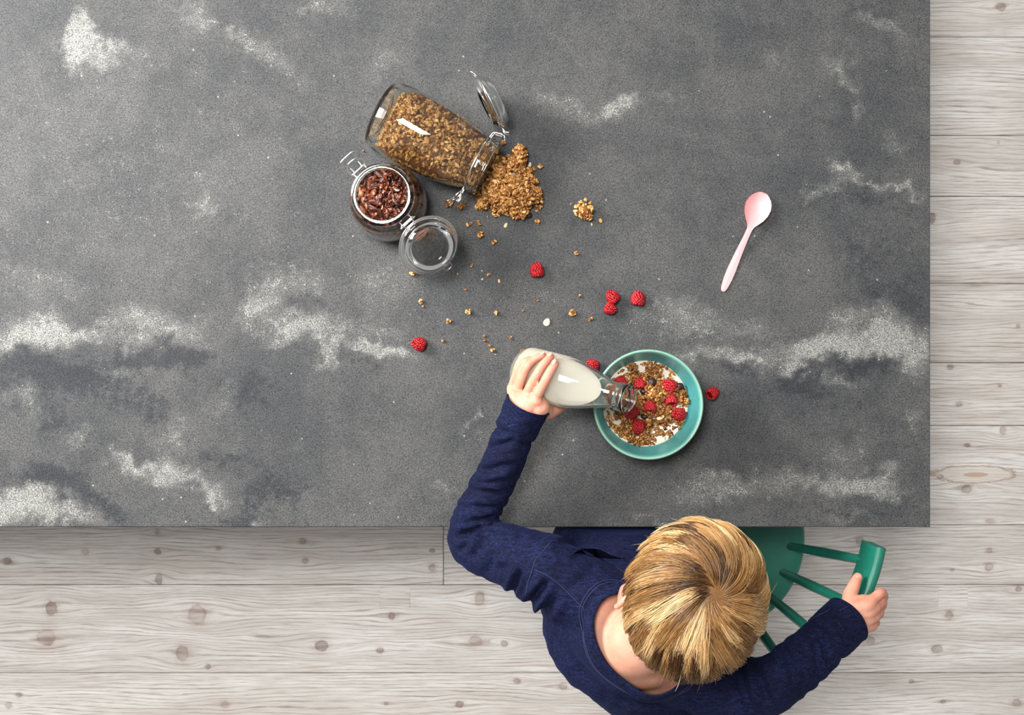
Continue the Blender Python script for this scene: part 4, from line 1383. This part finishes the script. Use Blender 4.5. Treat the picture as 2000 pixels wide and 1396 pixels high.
def trunk(grow, ra):
    t = np.linspace(0, 1, 21)
    sp = catmull(spine, 5)
    sd = np.array([np.interp(t, np.linspace(0, 1, 5), [s[i] for s in sides]) for i in range(3)]).T
    rr = [(np.interp(x, np.linspace(0, 1, 5), [a for a, b in ra]) + grow, np.interp(x, np.linspace(0, 1, 5), [b for a, b in ra]) + grow) for x in t]
    return sweep(sp, rr, n=28, side=sd)


body.append(trunk(-0.012, [(.105, .080), (.10, .080), (.118, .092), (.112, .080), (.09, .06)]))
body.append(ellipsoid(NB + Vector((-0.004, -0.014, -0.035)), (0.075, 0.058, 0.052), Matrix.Rotation(-0.6, 3, 'Z')))
for sh in (SHL, SHR):
    body.append(sweep(catmull([NB + Vector((-0.01, -0.015, -0.045)), NB.lerp(sh, 0.55) + Vector((0, 0, -0.018)), sh], 5), np.linspace(0.045, 0.034, 11), n=16))


def bend(a, b, c, ra, n=6):
    return sweep(catmull([a, a.lerp(b, 0.5), b, b.lerp(c, 0.5), c], n), np.interp(np.linspace(0, 1, 4 * n + 1), np.linspace(0, 1, len(ra)), ra), n=18)


body.append(bend(SHL, ELL, WRL, [0.030, 0.027, 0.024, 0.0205, 0.0165]))
body.append(bend(SHR, ELR, WRR, [0.030, 0.027, 0.024, 0.0205, 0.0165]))
# legs, inside the trousers under the table
HIPL, HIPR = Vector((0.150, -0.285, 0.522)), Vector((0.262, -0.300, 0.522))
KNL, KNR = Vector((0.085, 0.005, 0.53)), Vector((0.285, 0.000, 0.53))
ANL, ANR = Vector((0.085, 0.045, 0.10)), Vector((0.285, 0.035, 0.10))
for a, b, c in ((HIPL, KNL, ANL), (HIPR, KNR, ANR)):
    body.append(bend(a, b, c, [0.052, 0.048, 0.038, 0.036, 0.026]))
    body.append(sweep([c, c + Vector((0, 0.05, -0.055)), c + Vector((0, 0.11, -0.065))], [0.024, 0.024, 0.02], n=12))
# left hand round the bottle
pink = []
FR = 0.0069


def finger(pts, r0, r1):
    body.append(sweep(catmull(pts, 5), np.linspace(r0, r1, 5 * (len(pts) - 1) + 1), n=12))


LH = [[(1046, 779), (1065, 744), (1075, 725), (1084, 711)], [(1026, 774), (1047, 734), (1062, 711), (1075, 697)], [(1009, 767), (1026, 722), (1042, 703), (1060, 694)], [(998, 758), (1010, 724), (1020, 709), (1034, 701)]]
nails = []
for i, f in enumerate(LH):
    r = (0.0062, 0.0061, 0.0056, 0.0049)[i]
    pts = [on_bottle(f[0][0], f[0][1], r + 0.0042)] + [on_bottle(x, y, r + (0.0024 if j == 0 else 0.0007)) for j, (x, y) in enumerate(f[1:])]
    finger(pts, r * 1.14, r * 0.90)
    pink.append((pts[1], 0.009, 0.55)); pink.append((pts[3], 0.013, 1.0)); pink.append((pts[0], 0.012, 0.5))
    wr = WRL + Vector((0.010 - 0.007 * i, 0.003 - 0.004 * i, 0))
    mid = radial(pts[0].lerp(wr, 0.5) + Vector((0, 0, 0.004)), RBT + 0.012)
    body.append(sweep(catmull([wr, mid, pts[0]], 5), np.linspace(0.0145, r * 1.30, 11), n=14))
    if i < 3:
        d = (pts[3] - pts[2]).normalized(); nrm = (pts[3] - b0); nrm = (nrm - bax * nrm.dot(bax)).normalized()
        nrm = (nrm - d * nrm.dot(d)).normalized()
        nails.append((pts[3] + nrm * (r * 0.60) + d * 0.001, d, nrm, r))
th = [WRL + Vector((0.016, -0.006, -0.006)), radial(P(1068, 803, 0.846), RBT + 0.010), radial(P(1086, 797, 0.830), RBT + 0.0085), radial(P(1100, 788, 0.815), RBT + 0.0075)]
body.append(sweep(catmull(th, 5), np.linspace(0.0145, 0.0078, 16), n=14))
body.append(sweep(catmull([WRL + Vector((0.014, -0.004, 0)), radial(P(1048, 794, 0.855), RBT + 0.011), radial(P(1062, 795, 0.845), RBT + 0.008)], 4), np.linspace(0.015, 0.0065, 9), n=12))
# right hand on the chair rail
RH = [[(1702, 1172, .832), (1721, 1158, .822), (1726, 1166, .796), (1722, 1172, .775)], [(1708, 1187, .828), (1722, 1176, .808), (1722, 1184, .782), (1715, 1186, .764)],
      [(1708, 1204, .822), (1718, 1196, .798), (1715, 1202, .773), (1706, 1202, .759)], [(1704, 1222, .815), (1711, 1216, .790), (1707, 1219, .770), (1698, 1217, .760)]]
for i, f in enumerate(RH):
    r = (0.0066, 0.0066, 0.0062, 0.0055)[i]
    pts = [P(*a) for a in f]
    finger(pts, r * 1.15, r * 0.92)
    pink.append((pts[0], 0.012, 0.6)); pink.append((pts[1], 0.012, 0.7))
    wr = WRR + Vector((0.006 - 0.003 * i, 0.010 - 0.0075 * i, 0.002))
    body.append(sweep(catmull([wr, pts[0].lerp(wr, 0.5) + Vector((0, 0, 0.004)), pts[0]], 5), np.linspace(0.0140, r * 1.35, 11), n=14))
th = [WRR + Vector((-0.002, 0.010, -0.004)), P(1660, 1166, .812), P(1667, 1146, .803), P(1675, 1127, .797)]
body.append(sweep(catmull(th, 5), np.linspace(0.0130, 0.0070, 16), n=14))
body.append(sweep([P(1668, 1180, .818), P(1690, 1175, .828)], [0.012, 0.011], n=12))
pink.append((th[3], 0.014, 0.9))
d = (th[3] - th[2]).normalized(); nails.append((th[3] + Vector((0, 0, 0.0048)) + d * 0.001, d, Vector((0, 0, 1)), 0.0078))

BV, BF, BN = union(body, 0.0017, 4)
# ease the creases where neck, shoulders and back meet
wn = np.clip((0.105 - np.linalg.norm(BV - np.array(NB + Vector((0, -0.01, -0.015))), axis=1)) / 0.02, 0, 1) * np.clip((0.066 + np.array(HM.inverted())[2, :3] @ (BV - np.array(HC)).T * -1 - 0.085) / 0.02 + 1.0, 0, 1)
ed = np.array([(f[i], f[(i + 1) % len(f)]) for f in BF for i in range(len(f)) if wn[f[i]] > 0])
cnt = np.bincount(ed[:, 0], minlength=len(BV)).astype(float) + np.bincount(ed[:, 1], minlength=len(BV))
cnt[cnt == 0] = 1
for _ in range(140):
    acc = np.stack([np.bincount(ed[:, 0], BV[ed[:, 1], c], len(BV)) + np.bincount(ed[:, 1], BV[ed[:, 0], c], len(BV)) for c in range(3)], 1)
    BV = BV + 0.6 * wn[:, None] * np.where(wn[:, None] > 0, acc / cnt[:, None] - BV, 0)
pk = np.zeros(len(BV))
for c, rad, k_ in pink:
    pk = np.maximum(pk, k_ * np.exp(-((BV - np.array(c)) ** 2).sum(1) / (rad * rad)))
el = np.array(H((-0.076, -0.006, -0.045))); pk = np.maximum(pk, 0.9 * np.exp(-((BV - el) ** 2).sum(1) / 0.02 ** 2))
pk = np.maximum(pk, 0.9 * np.exp(-((BV - np.array(H((0, 0.09, -0.066)))) ** 2).sum(1) / 0.016 ** 2))
boy = mk('person', BV, BF, M['skin'], attrs={'pink': pk}, origin=(0.215, -0.318, 0.0))
tag(boy, 'blond boy in navy top seated on the teal chair, pouring milk with one arm', 'person')
for c, d, nrm, r in nails:
    sdv = d.cross(nrm).normalized()
    V, F = ellipsoid((0, 0, 0), (r * 0.62, r * 0.78, r * 0.22), nu=12, nv=6)
    R = np.array((tuple(sdv), tuple(d), tuple(nrm))).T
    mk('fingernail', V @ R.T + np.array(c + nrm * r * 0.12), F, M['nail'], boy)
for s in (-1, 1):
    e = mk('eye', *hell((s * 0.029, 0.0690, -0.006), 0.0115, nu=20, nv=12), M['eyewhite'], boy)
    mk('iris', *hell((s * 0.029, 0.0793, -0.008), (0.005, 0.0020, 0.005)), M['iris'], e)
    V, F = sweep([(s * 0.014, 0.0835, 0.014), (s * 0.030, 0.080, 0.018), (s * 0.044, 0.068, 0.014)], [0.0022, 0.0028, 0.0016], n=8)
    mk('eyebrow', xf(HMn, V), F, M['brow'], boy)

# ---- trousers and shoes
tr = [trunk(0.004, [(.108, .085), (.10, .080), (.02, .02), (.02, .02), (.02, .02)][:5])]
tr = [sweep([Vector((0.205, -0.300, 0.535)), Vector((0.205, -0.318, 0.565)), Vector((0.200, -0.325, 0.61))], [(.112, .086), (.112, .088), (.104, .082)], n=24, side=(1, -0.15, 0))]
for a, b, c in ((HIPL, KNL, ANL), (HIPR, KNR, ANR)):
    tr.append(bend(a, b, c, [0.058, 0.056, 0.05, 0.046, 0.042]))
V, F, N = union(tr, 0.006, 4)
on = (V[:, 1] < -0.10) & (V[:, 2] > 0.3)
V[on, 2] = np.maximum(V[on, 2], 0.4615)
mk('trousers', V, F, M['denim'], boy)
for c in (ANL, ANR):
    V, F, N = union([ellipsoid((c.x, c.y + 0.045, 0.034), (0.036, 0.098, 0.033)), ellipsoid((c.x, c.y, 0.055), (0.034, 0.042, 0.046)), box((c.x, c.y + 0.045, 0.010), (0.06, 0.17, 0.019), 0.008)], 0.004, 3)
    mk('shoe', V, F, M['shoe'], boy)

# ---- sweater
CUL = P(1031, 790, 0.866); cuf_dirL = (WRL - ELL).normalized()
sw = [trunk(0.0, [(.116, .100), (.116, .098), (.128, .115), (.122, .098), (.098, .070)])]
coll_dir = (sk - NB).normalized()
cdir = Vector((0.12, 0.10, 1.0)).normalized()
cpos = NB + Vector((0.001, 0.004, -0.002))
# broad neck opening
sw.append(sweep([cpos - cdir * 0.06, cpos - cdir * 0.02, cpos + cdir * 0.03], [(0.090, 0.084), (0.072, 0.058), (0.066, 0.050)], n=28, side=u0f, caps=True))
for sh in (SHL, SHR):
    sw.append(sweep(catmull([cpos + Vector((0, 0, -0.045)), cpos.lerp(sh, 0.5) + Vector((0, 0, -0.018)), sh + Vector((0, 0, 0.0))], 5), np.linspace(0.060, 0.045, 11), n=20))
sw.append(bend(SHL, ELL, CUL + cuf_dirL * 0.02, [0.050, 0.045, 0.0395, 0.034, 0.029, 0.0285, 0.0300]))
cuf_dirR = (WRR - ELR).normalized()
CUR = P(1655, 1209, 0.842)
sw.append(bend(SHR, ELR, CUR + cuf_dirR * 0.02, [0.054, 0.046, 0.041, 0.038, 0.0350, 0.0325, 0.0328]))
# slack cloth over the back and left shoulder blade
sw.append(ellipsoid((0.102, -0.374, 0.80), (0.060, 0.052, 0.095), nu=20, nv=14))
sw.append(ellipsoid((0.165, -0.455, 0.80), (0.110, 0.050, 0.085), Matrix.Rotation(-0.6, 3, 'Z'), nu=20, nv=14))
SV, SF, SN = union(sw, 0.0032, 8)


def seg_dist(q, a, b):
    e = b - a; t = np.clip(((q - a) @ e) / (e @ e + 1e-9), 0, 1)
    return np.linalg.norm(q - (a + t[:, None] * e), axis=1), t


# folds: creases pressed into the cloth, with a raised lip beside each
sx = (CZ - SV[:, 2]) / FPX
pxv = np.column_stack([SV[:, 0] / sx + 1000, 698 - SV[:, 1] / sx])
upf = np.clip((SN[:, 2] + 0.25) / 0.5, 0, 1)
disp = np.zeros(len(SV))
GRO = [((1034, 1178), (1066, 1140), 7, .009), ((1050, 1212), (1082, 1170), 9, .005), ((1001, 1156), (1016, 1116), 6, .008), ((968, 1112), (988, 1108), 8, .004), ((898, 1046), (940, 1030), 7, .007), ((940, 1030), (990, 1034), 6, .005),
       ((996, 909), (938, 921), 7, .004), ((977, 969), (920, 956), 7, .0045), ((970, 1010), (905, 1022), 6, .005), ((1003, 862), (952, 876), 6, .0035), ((957, 832), (1000, 850), 6, .003), ((985, 940), (930, 944), 5, .003),
       ((976, 992), (914, 990), 5, .0035), ((925, 1085), (950, 1050), 7, .004), ((948, 1120), (975, 1075), 8, .003), ((900, 1075), (920, 1055), 6, .003), ((1090, 1060), (1200, 1048), 9, .003), ((1110, 1150), (1160, 1120), 12, .003),
       ((1600, 1236), (1618, 1300), 5, .005), ((1588, 1246), (1604, 1310), 5, .003), ((1470, 1290), (1500, 1370), 8, .006), ((1448, 1330), (1470, 1396), 8, .004), ((1530, 1262), (1552, 1330), 7, .003),
       ((1090, 1250), (1150, 1330), 14, .003), ((1060, 1215), (1100, 1280), 10, .003), ((1220, 1360), (1330, 1396), 10, .003), ((1630, 1215), (1655, 1265), 4, .002)]
for a, b, w_, dp in GRO:
    dd, t = seg_dist(pxv, np.array(a, float), np.array(b, float))
    dp = dp * 1.5
    taper = 0.35 + 0.65 * np.sin(np.pi * np.clip(t, 0, 1)) ** 0.7
    wob = np.array(1.0)
    disp += upf * (-dp * taper * np.exp(-(dd / w_) ** 2) + 0.45 * dp * taper * np.exp(-((dd - 2.1 * w_) / (1.1 * w_)) ** 2))
for i in range(len(SV)):
    v = Vector(SV[i])
    disp[i] += 0.0030 * mnoise.noise(v * 20) + 0.0012 * mnoise.noise(v * 60) + 0.0005 * mnoise.noise(v * 160)
for (A, B, C_) in ((SHL, ELL, CUL), (SHR, ELR, CUR)):
    b, c = np.array(B), np.array(C_)
    e = c - b; Le = np.linalg.norm(e); e = e / Le
    rel = SV - b; t = rel @ e
    per = rel - t[:, None] * e; dist = np.linalg.norm(per, axis=1)
    th_ = np.arctan2(per[:, 2], per @ np.cross(e, (0, 0, 1)))
    mask = np.clip((0.060 - dist) / 0.012, 0, 1) * np.clip((t + 0.02) / 0.03, 0, 1) * np.clip((Le - 0.055 - t) / 0.02, 0, 1)
    nzv = np.array([mnoise.noise(Vector(v) * 30) for v in SV])
    disp += mask * 0.0011 * np.sin(2 * np.pi * (t / 0.024 + 0.22 * np.sin(th_ + 0.6) + 0.8 * nzv))
    # turned-back cuff seam
    disp += -0.0025 * np.clip((0.05 - dist) / 0.01, 0, 1) * np.exp(-((t - (Le - 0.048)) / 0.0035) ** 2) + 0.0012 * np.clip((0.05 - dist) / 0.01, 0, 1) * np.clip((t - (Le - 0.045)) / 0.004, 0, 1)
SV = SV + SN * np.maximum(disp, -0.0065)[:, None]
belly = (SV[:, 0] > 0.045) & (SV[:, 2] > 0.70) & (SV[:, 2] < 0.80)
SV[belly, 1] = np.minimum(SV[belly, 1], TY0 - 0.006)
SV[:, 2] = np.maximum(SV[:, 2], 0.468)


def local_cut(V, F, co, no, near, rad):
    """Trim what lies beyond a plane, only within rad of near."""
    bm = bmesh.new()
    vs = [bm.verts.new(v) for v in V]
    for f in F: bm.faces.new([vs[i] for i in f])
    near = Vector(near); no = Vector(no).normalized(); co = Vector(co)
    fs = [f for f in bm.faces if (f.calc_center_median() - near).length < rad]
    es = {e for f in fs for e in f.edges}; vv = {v for f in fs for v in f.verts}
    bmesh.ops.bisect_plane(bm, geom=list(fs) + list(es) + list(vv), plane_co=co, plane_no=no)
    dl = [f for f in bm.faces if (f.calc_center_median() - co).dot(no) > 1e-6 and (f.calc_center_median() - near).length < rad]
    bmesh.ops.delete(bm, geom=dl, context='FACES')
    bm.verts.index_update()
    V2 = np.array([tuple(v.co) for v in bm.verts]); F2 = [tuple(v.index for v in f.verts) for f in bm.faces]
    bd = {}
    for e in bm.edges:
        if e.is_boundary and abs((e.verts[0].co - co).dot(no)) < 1e-4 and (e.verts[0].co - near).length < rad:
            for a, b in ((0, 1), (1, 0)): bd.setdefault(e.verts[a].index, []).append(e.verts[b].index)
    loop = []
    if bd:
        st = next(iter(bd)); loop = [st]; prev = None
        while True:
            nx_ = [k for k in bd[loop[-1]] if k != prev]
            if not nx_ or nx_[0] == st: break
            prev = loop[-1]; loop.append(nx_[0])
            if len(loop) > 5000: break
    lp = np.array([V2[i] for i in loop]) if loop else np.zeros((0, 3))
    bm.free()
    return V2, F2, lp


SV, SF, loopC = local_cut(SV, SF, cpos + cdir * 0.012, cdir, cpos + cdir * 0.035, 0.10)
SV, SF, loopL = local_cut(SV, SF, CUL, cuf_dirL, CUL + cuf_dirL * 0.02, 0.055)
SV, SF, loopR = local_cut(SV, SF, CUR, cuf_dirR, CUR + cuf_dirR * 0.02, 0.055)
print('loops', len(loopC), len(loopL), len(loopR))
swo = mk('sweater', SV, SF, M['knit'], boy)
sm = swo.modifiers.new('thick', 'SOLIDIFY'); sm.thickness = 0.0016; sm.offset = -1


def resample(lp, n):
    q = np.vstack([lp, lp[:1]]); d = np.concatenate([[0], np.cumsum(np.linalg.norm(np.diff(q, axis=0), axis=1))])
    return np.array([np.interp(np.linspace(0, d[-1], n, endpoint=False), d, q[:, i]) for i in range(3)]).T


def smooth_loop(lp, k=6):
    for _ in range(k): lp = 0.5 * lp + 0.25 * (np.roll(lp, 1, 0) + np.roll(lp, -1, 0))
    return lp


bvh = BVHTree.FromPolygons([Vector(v) for v in SV], SF)


def drop(px, py, lift=0.0):
    C = Vector((0, 0, CZ)); d = (P(px, py, 0.8) - C).normalized()
    h_, n_, _, _ = bvh.ray_cast(C, d)
    return None if h_ is None else h_ + n_ * lift


if len(loopC) > 20:
    lp = smooth_loop(resample(loopC, 80))
    cn = np.array(cdir)
    cen = lp.mean(0)
    out = lp - cen; out /= np.linalg.norm(out, axis=1, keepdims=True)
    # a flat ribbed band: cross-section 17 mm wide leaning outwards and down
    V, F = sweep(lp + out * 0.004 - cn * 0.005, [(0.0030, 0.0085)], n=12, side=out * 0.75 + cn * 0.65, closed=True)
    mk('collar', V, F, M['knit'], boy)
    for off in (0.0155, 0.0185):
        q_ = [bvh.find_nearest(Vector(p_)) for p_ in smooth_loop(lp + out * off - cn * (off * 0.75), 4)]
        mk('seam', *sweep(smooth_loop(np.array([tuple(h_[0] + h_[1] * 0.0004) for h_ in q_]), 2), [0.0007], n=6, closed=True), M['thread'], boy)
for lp0, dr, nm in ((loopL, cuf_dirL, 'left'), (loopR, cuf_dirR, 'right')):
    if len(lp0) > 20:
        lp = smooth_loop(resample(lp0, 60))
        mk('cuff_hem', *sweep(lp, [0.0016], n=8, closed=True), M['knit'], boy)
# stitched seams following the cloth
SEAMS = [[(1077, 1058), (1062, 1075), (1047, 1092), (1040, 1112), (1032, 1136), (1027, 1160)], [(1044, 1112), (1070, 1124), (1095, 1143), (1120, 1168), (1140, 1188)], [(1618, 1192), (1560, 1222), (1500, 1262)], [(1640, 1192), (1668, 1178)]]
for sm_ in SEAMS:
    pts = [drop(x, y, 0.0004) for x, y in catmull(np.array([(a, b, 0) for a, b in sm_]), 6)[:, :2]]
    pts = [p_ for p_ in pts if p_ is not None]
    if len(pts) > 3: mk('seam', *sweep(np.array(pts), [0.0006], n=6), M['thread'], boy)
# chest pocket: dark strip painting the shade inside the slit, with a turned welt
top_e = catmull(np.array([(1118, 1083, 0), (1128, 1076, 0), (1150, 1072, 0), (1172, 1074, 0), (1195, 1085, 0), (1216, 1091, 0)]), 5)
bot_e = catmull(np.array([(1118, 1083, 0), (1132, 1081, 0), (1152, 1086, 0), (1174, 1090, 0), (1196, 1092, 0), (1216, 1091, 0)]), 5)
tp = [drop(x, y, 0.0008) for x, y in top_e[:, :2]]; bp = [drop(x, y, 0.0008) for x, y in bot_e[:, :2]]
if all(t is not None for t in tp) and all(b is not None for b in bp):
    m = len(tp)
    mk('pocket_shade', [tuple(a) for a in tp] + [tuple(a) for a in bp], [(i, i + 1, m + i + 1, m + i) for i in range(m - 1)], M['slit'], boy)
    mk('pocket_welt', *sweep(np.array([a + Vector((0, 0.001, 0.0012)) for a in tp]), [0.0013], n=8), M['knit'], boy)


# ---- hair
def hair():
    ER = np.array((0.0735, 0.0895, 0.0805)); EC = np.array((0, -0.008, 0.012))
    # whorl: where the crown shows in the picture
    C = Vector((0, 0, CZ)); d = (P(1398, 1160, 1.0) - C).normalized()
    inv = HM.inverted(); lo = np.array(inv @ C) - EC; ld = np.array((inv.to_3x3() @ d).normalized())
    a_, b_, c_ = ((ld / ER) ** 2).sum(), 2 * (lo * ld / ER ** 2).sum(), ((lo / ER) ** 2).sum() - 1
    t = (-b_ - math.sqrt(max(0, b_ * b_ - 4 * a_ * c_))) / (2 * a_)
    w = (lo + ld * t) / ER; w /= np.linalg.norm(w)
    zl = np.array((inv.to_3x3() @ Vector((0, 0, -1))).normalized())     # gravity in head space

    def grow(roots, length, lift, swirl, S=13):
        n = len(roots)
        dcur = roots.copy(); out = np.zeros((n, S, 3))
        pos = None
        step = length / (S - 1)
        rad = np.zeros(n)
        off = np.zeros((n, 3))
        for s in range(S):
            f = s / (S - 1)
            surf = EC + dcur * ER
            nrm = dcur / ER; nrm /= np.linalg.norm(nrm, axis=1, keepdims=True)
            h = lift * (1 - np.exp(-f * 4)) + 0.001
            out[:, s] = surf + nrm * h[:, None] + off
            t_ = dcur - w; t_ = t_ - dcur * (t_ * dcur).sum(1, keepdims=True)
            t_ /= np.linalg.norm(t_, axis=1, keepdims=True) + 1e-6
            cr = np.cross(dcur, t_)
            tg = t_ + cr * swirl[:, None] * math.exp(-0.9 * f)
            comb = np.array((-0.75, 0.25, 0.0))[None] * np.clip(dcur[:, 1:2] + 0.25, 0, 1) * min(1, f * 2)
            tg = tg + comb - dcur * (comb * dcur).sum(1, keepdims=True)
            tg /= np.linalg.norm(tg, axis=1, keepdims=True)
            under = np.clip(-(nrm @ -zl) * 2.5 + 0.1, 0, 1)
            dcur = dcur + tg * (step / ER.mean())[:, None] * (1 - 0.85 * under)[:, None]
            dcur /= np.linalg.norm(dcur, axis=1, keepdims=True)
            off = off + (under * step * 0.75)[:, None] * zl[None] * 0.8
        return out

    def roots_(n):
        d = rng.normal(0, 1, (n * 4, 3)); d /= np.linalg.norm(d, axis=1, keepdims=True)
        hl = np.where(d[:, 1] > 0.2, 0.42 + 0.25 * (d[:, 1] - 0.2), np.where(d[:, 1] > -0.25, 0.0, -0.42))
        d = d[(d[:, 2] > hl) & (d @ w < 0.9995)]
        return d[:n]

    ng = 330
    gd = roots_(ng)
    swl = 0.55 + rng.normal(0, 0.16, len(gd))
    gl = rng.uniform(0.055, 0.085, len(gd))
    front = gd[:, 1] > 0.3
    gl[front] += 0.02
    glift = rng.uniform(0.005, 0.0145, len(gd))
    Gp = grow(gd, gl, glift, swl)
    n = 21000
    rd = roots_(n); n = len(rd)
    near = np.zeros(n, int)
    for i in range(0, n, 1000):
        near[i:i + 1000] = np.argmax(rd[i:i + 1000] @ gd.T, axis=1)
    Sp = grow(rd, gl[near] * rng.uniform(0.75, 1.08, n), np.maximum(0.002, glift[near] + rng.normal(0, 0.0016, n)), swl[near] + rng.normal(0, 0.05, n))
    f = np.linspace(0, 1, Sp.shape[1])[None, :, None]
    k = 0.62 * f ** 0.8 * rng.uniform(0.5, 1.0, (n, 1, 1))
    Sp = Sp * (1 - k) + (Gp[near] + rng.normal(0, 0.0009, (n, 1, 3))) * k
    wav = rng.normal(0, 0.0007, (n, 1, 3)) * np.sin(f * rng.uniform(3, 7, (n, 1, 1)))
    Sp = Sp + wav
    # a few flyaways
    fl_ = rng.random(n) < 0.012
    Sp[fl_] += (np.linspace(0, 1, Sp.shape[1]) ** 2)[None, :, None] * rng.normal(0, 0.008, (fl_.sum(), 1, 3))
    W = xf(HMn, Sp.reshape(-1, 3)).reshape(Sp.shape)
    T = np.gradient(W, axis=1); T /= np.linalg.norm(T, axis=2, keepdims=True) + 1e-9
    cen = np.array(HC)
    N = W - cen; N -= T * (N * T).sum(2, keepdims=True); N /= np.linalg.norm(N, axis=2, keepdims=True) + 1e-9
    B = np.cross(T, N)
    prof = np.concatenate([[0.7], np.ones(Sp.shape[1] - 4), [0.8, 0.5, 0.12]])
    rr = (rng.uniform(0.00020, 0.00040, n)[:, None] * prof[None])[:, :, None]
    vs = [W + rr * (math.cos(a) * B + math.sin(a) * N) for a in (math.radians(90), math.radians(210), math.radians(330))]
    V = np.stack(vs, 2)                                     # n, S, 3, xyz
    S = Sp.shape[1]
    idx = np.arange(n * S * 3).reshape(n, S, 3)
    fa = []
    for j in range(3):
        j2 = (j + 1) % 3
        fa.append(np.stack([idx[:, :-1, j], idx[:, :-1, j2], idx[:, 1:, j2], idx[:, 1:, j]], -1).reshape(-1, 4))
    F = np.concatenate(fa)
    gt = np.clip(rng.normal(0.55, 0.23, ng), 0.05, 1)
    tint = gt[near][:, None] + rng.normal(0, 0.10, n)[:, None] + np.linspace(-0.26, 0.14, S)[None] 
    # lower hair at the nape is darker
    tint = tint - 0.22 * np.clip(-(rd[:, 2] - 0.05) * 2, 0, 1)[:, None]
    T3 = np.repeat(np.clip(tint, 0, 1)[:, :, None], 3, 2)
    # scalp cap under the strands
    ev, ef = ellipsoid((0, 0, 0), (1, 1, 1), nu=48, nv=32)
    hl = np.where(ev[:, 1] > 0.2, 0.44 + 0.25 * (ev[:, 1] - 0.2), np.where(ev[:, 1] > -0.25, 0.12, -0.40))
    ok = ev[:, 2] > hl
    cv = xf(HMn, EC + ev * (ER + 0.0022))
    q4 = np.array([fq if len(fq) == 4 else fq + (fq[-1],) for fq in ef if all(ok[i] for i in fq) and len(fq) == 4])
    used_ = np.unique(q4); mp = np.full(len(cv), -1); mp[used_] = np.arange(len(used_))
    o1 = V.reshape(-1, 3); base = len(o1)
    V2 = np.vstack([o1, cv[used_]])
    F2 = np.vstack([F, mp[q4] + base])
    T2 = np.concatenate([T3.ravel(), np.full(len(used_), 0.2)])
    return V2, F2, T2


V, F, T = hair()
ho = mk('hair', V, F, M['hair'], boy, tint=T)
ho['kind'] = 'stuff'
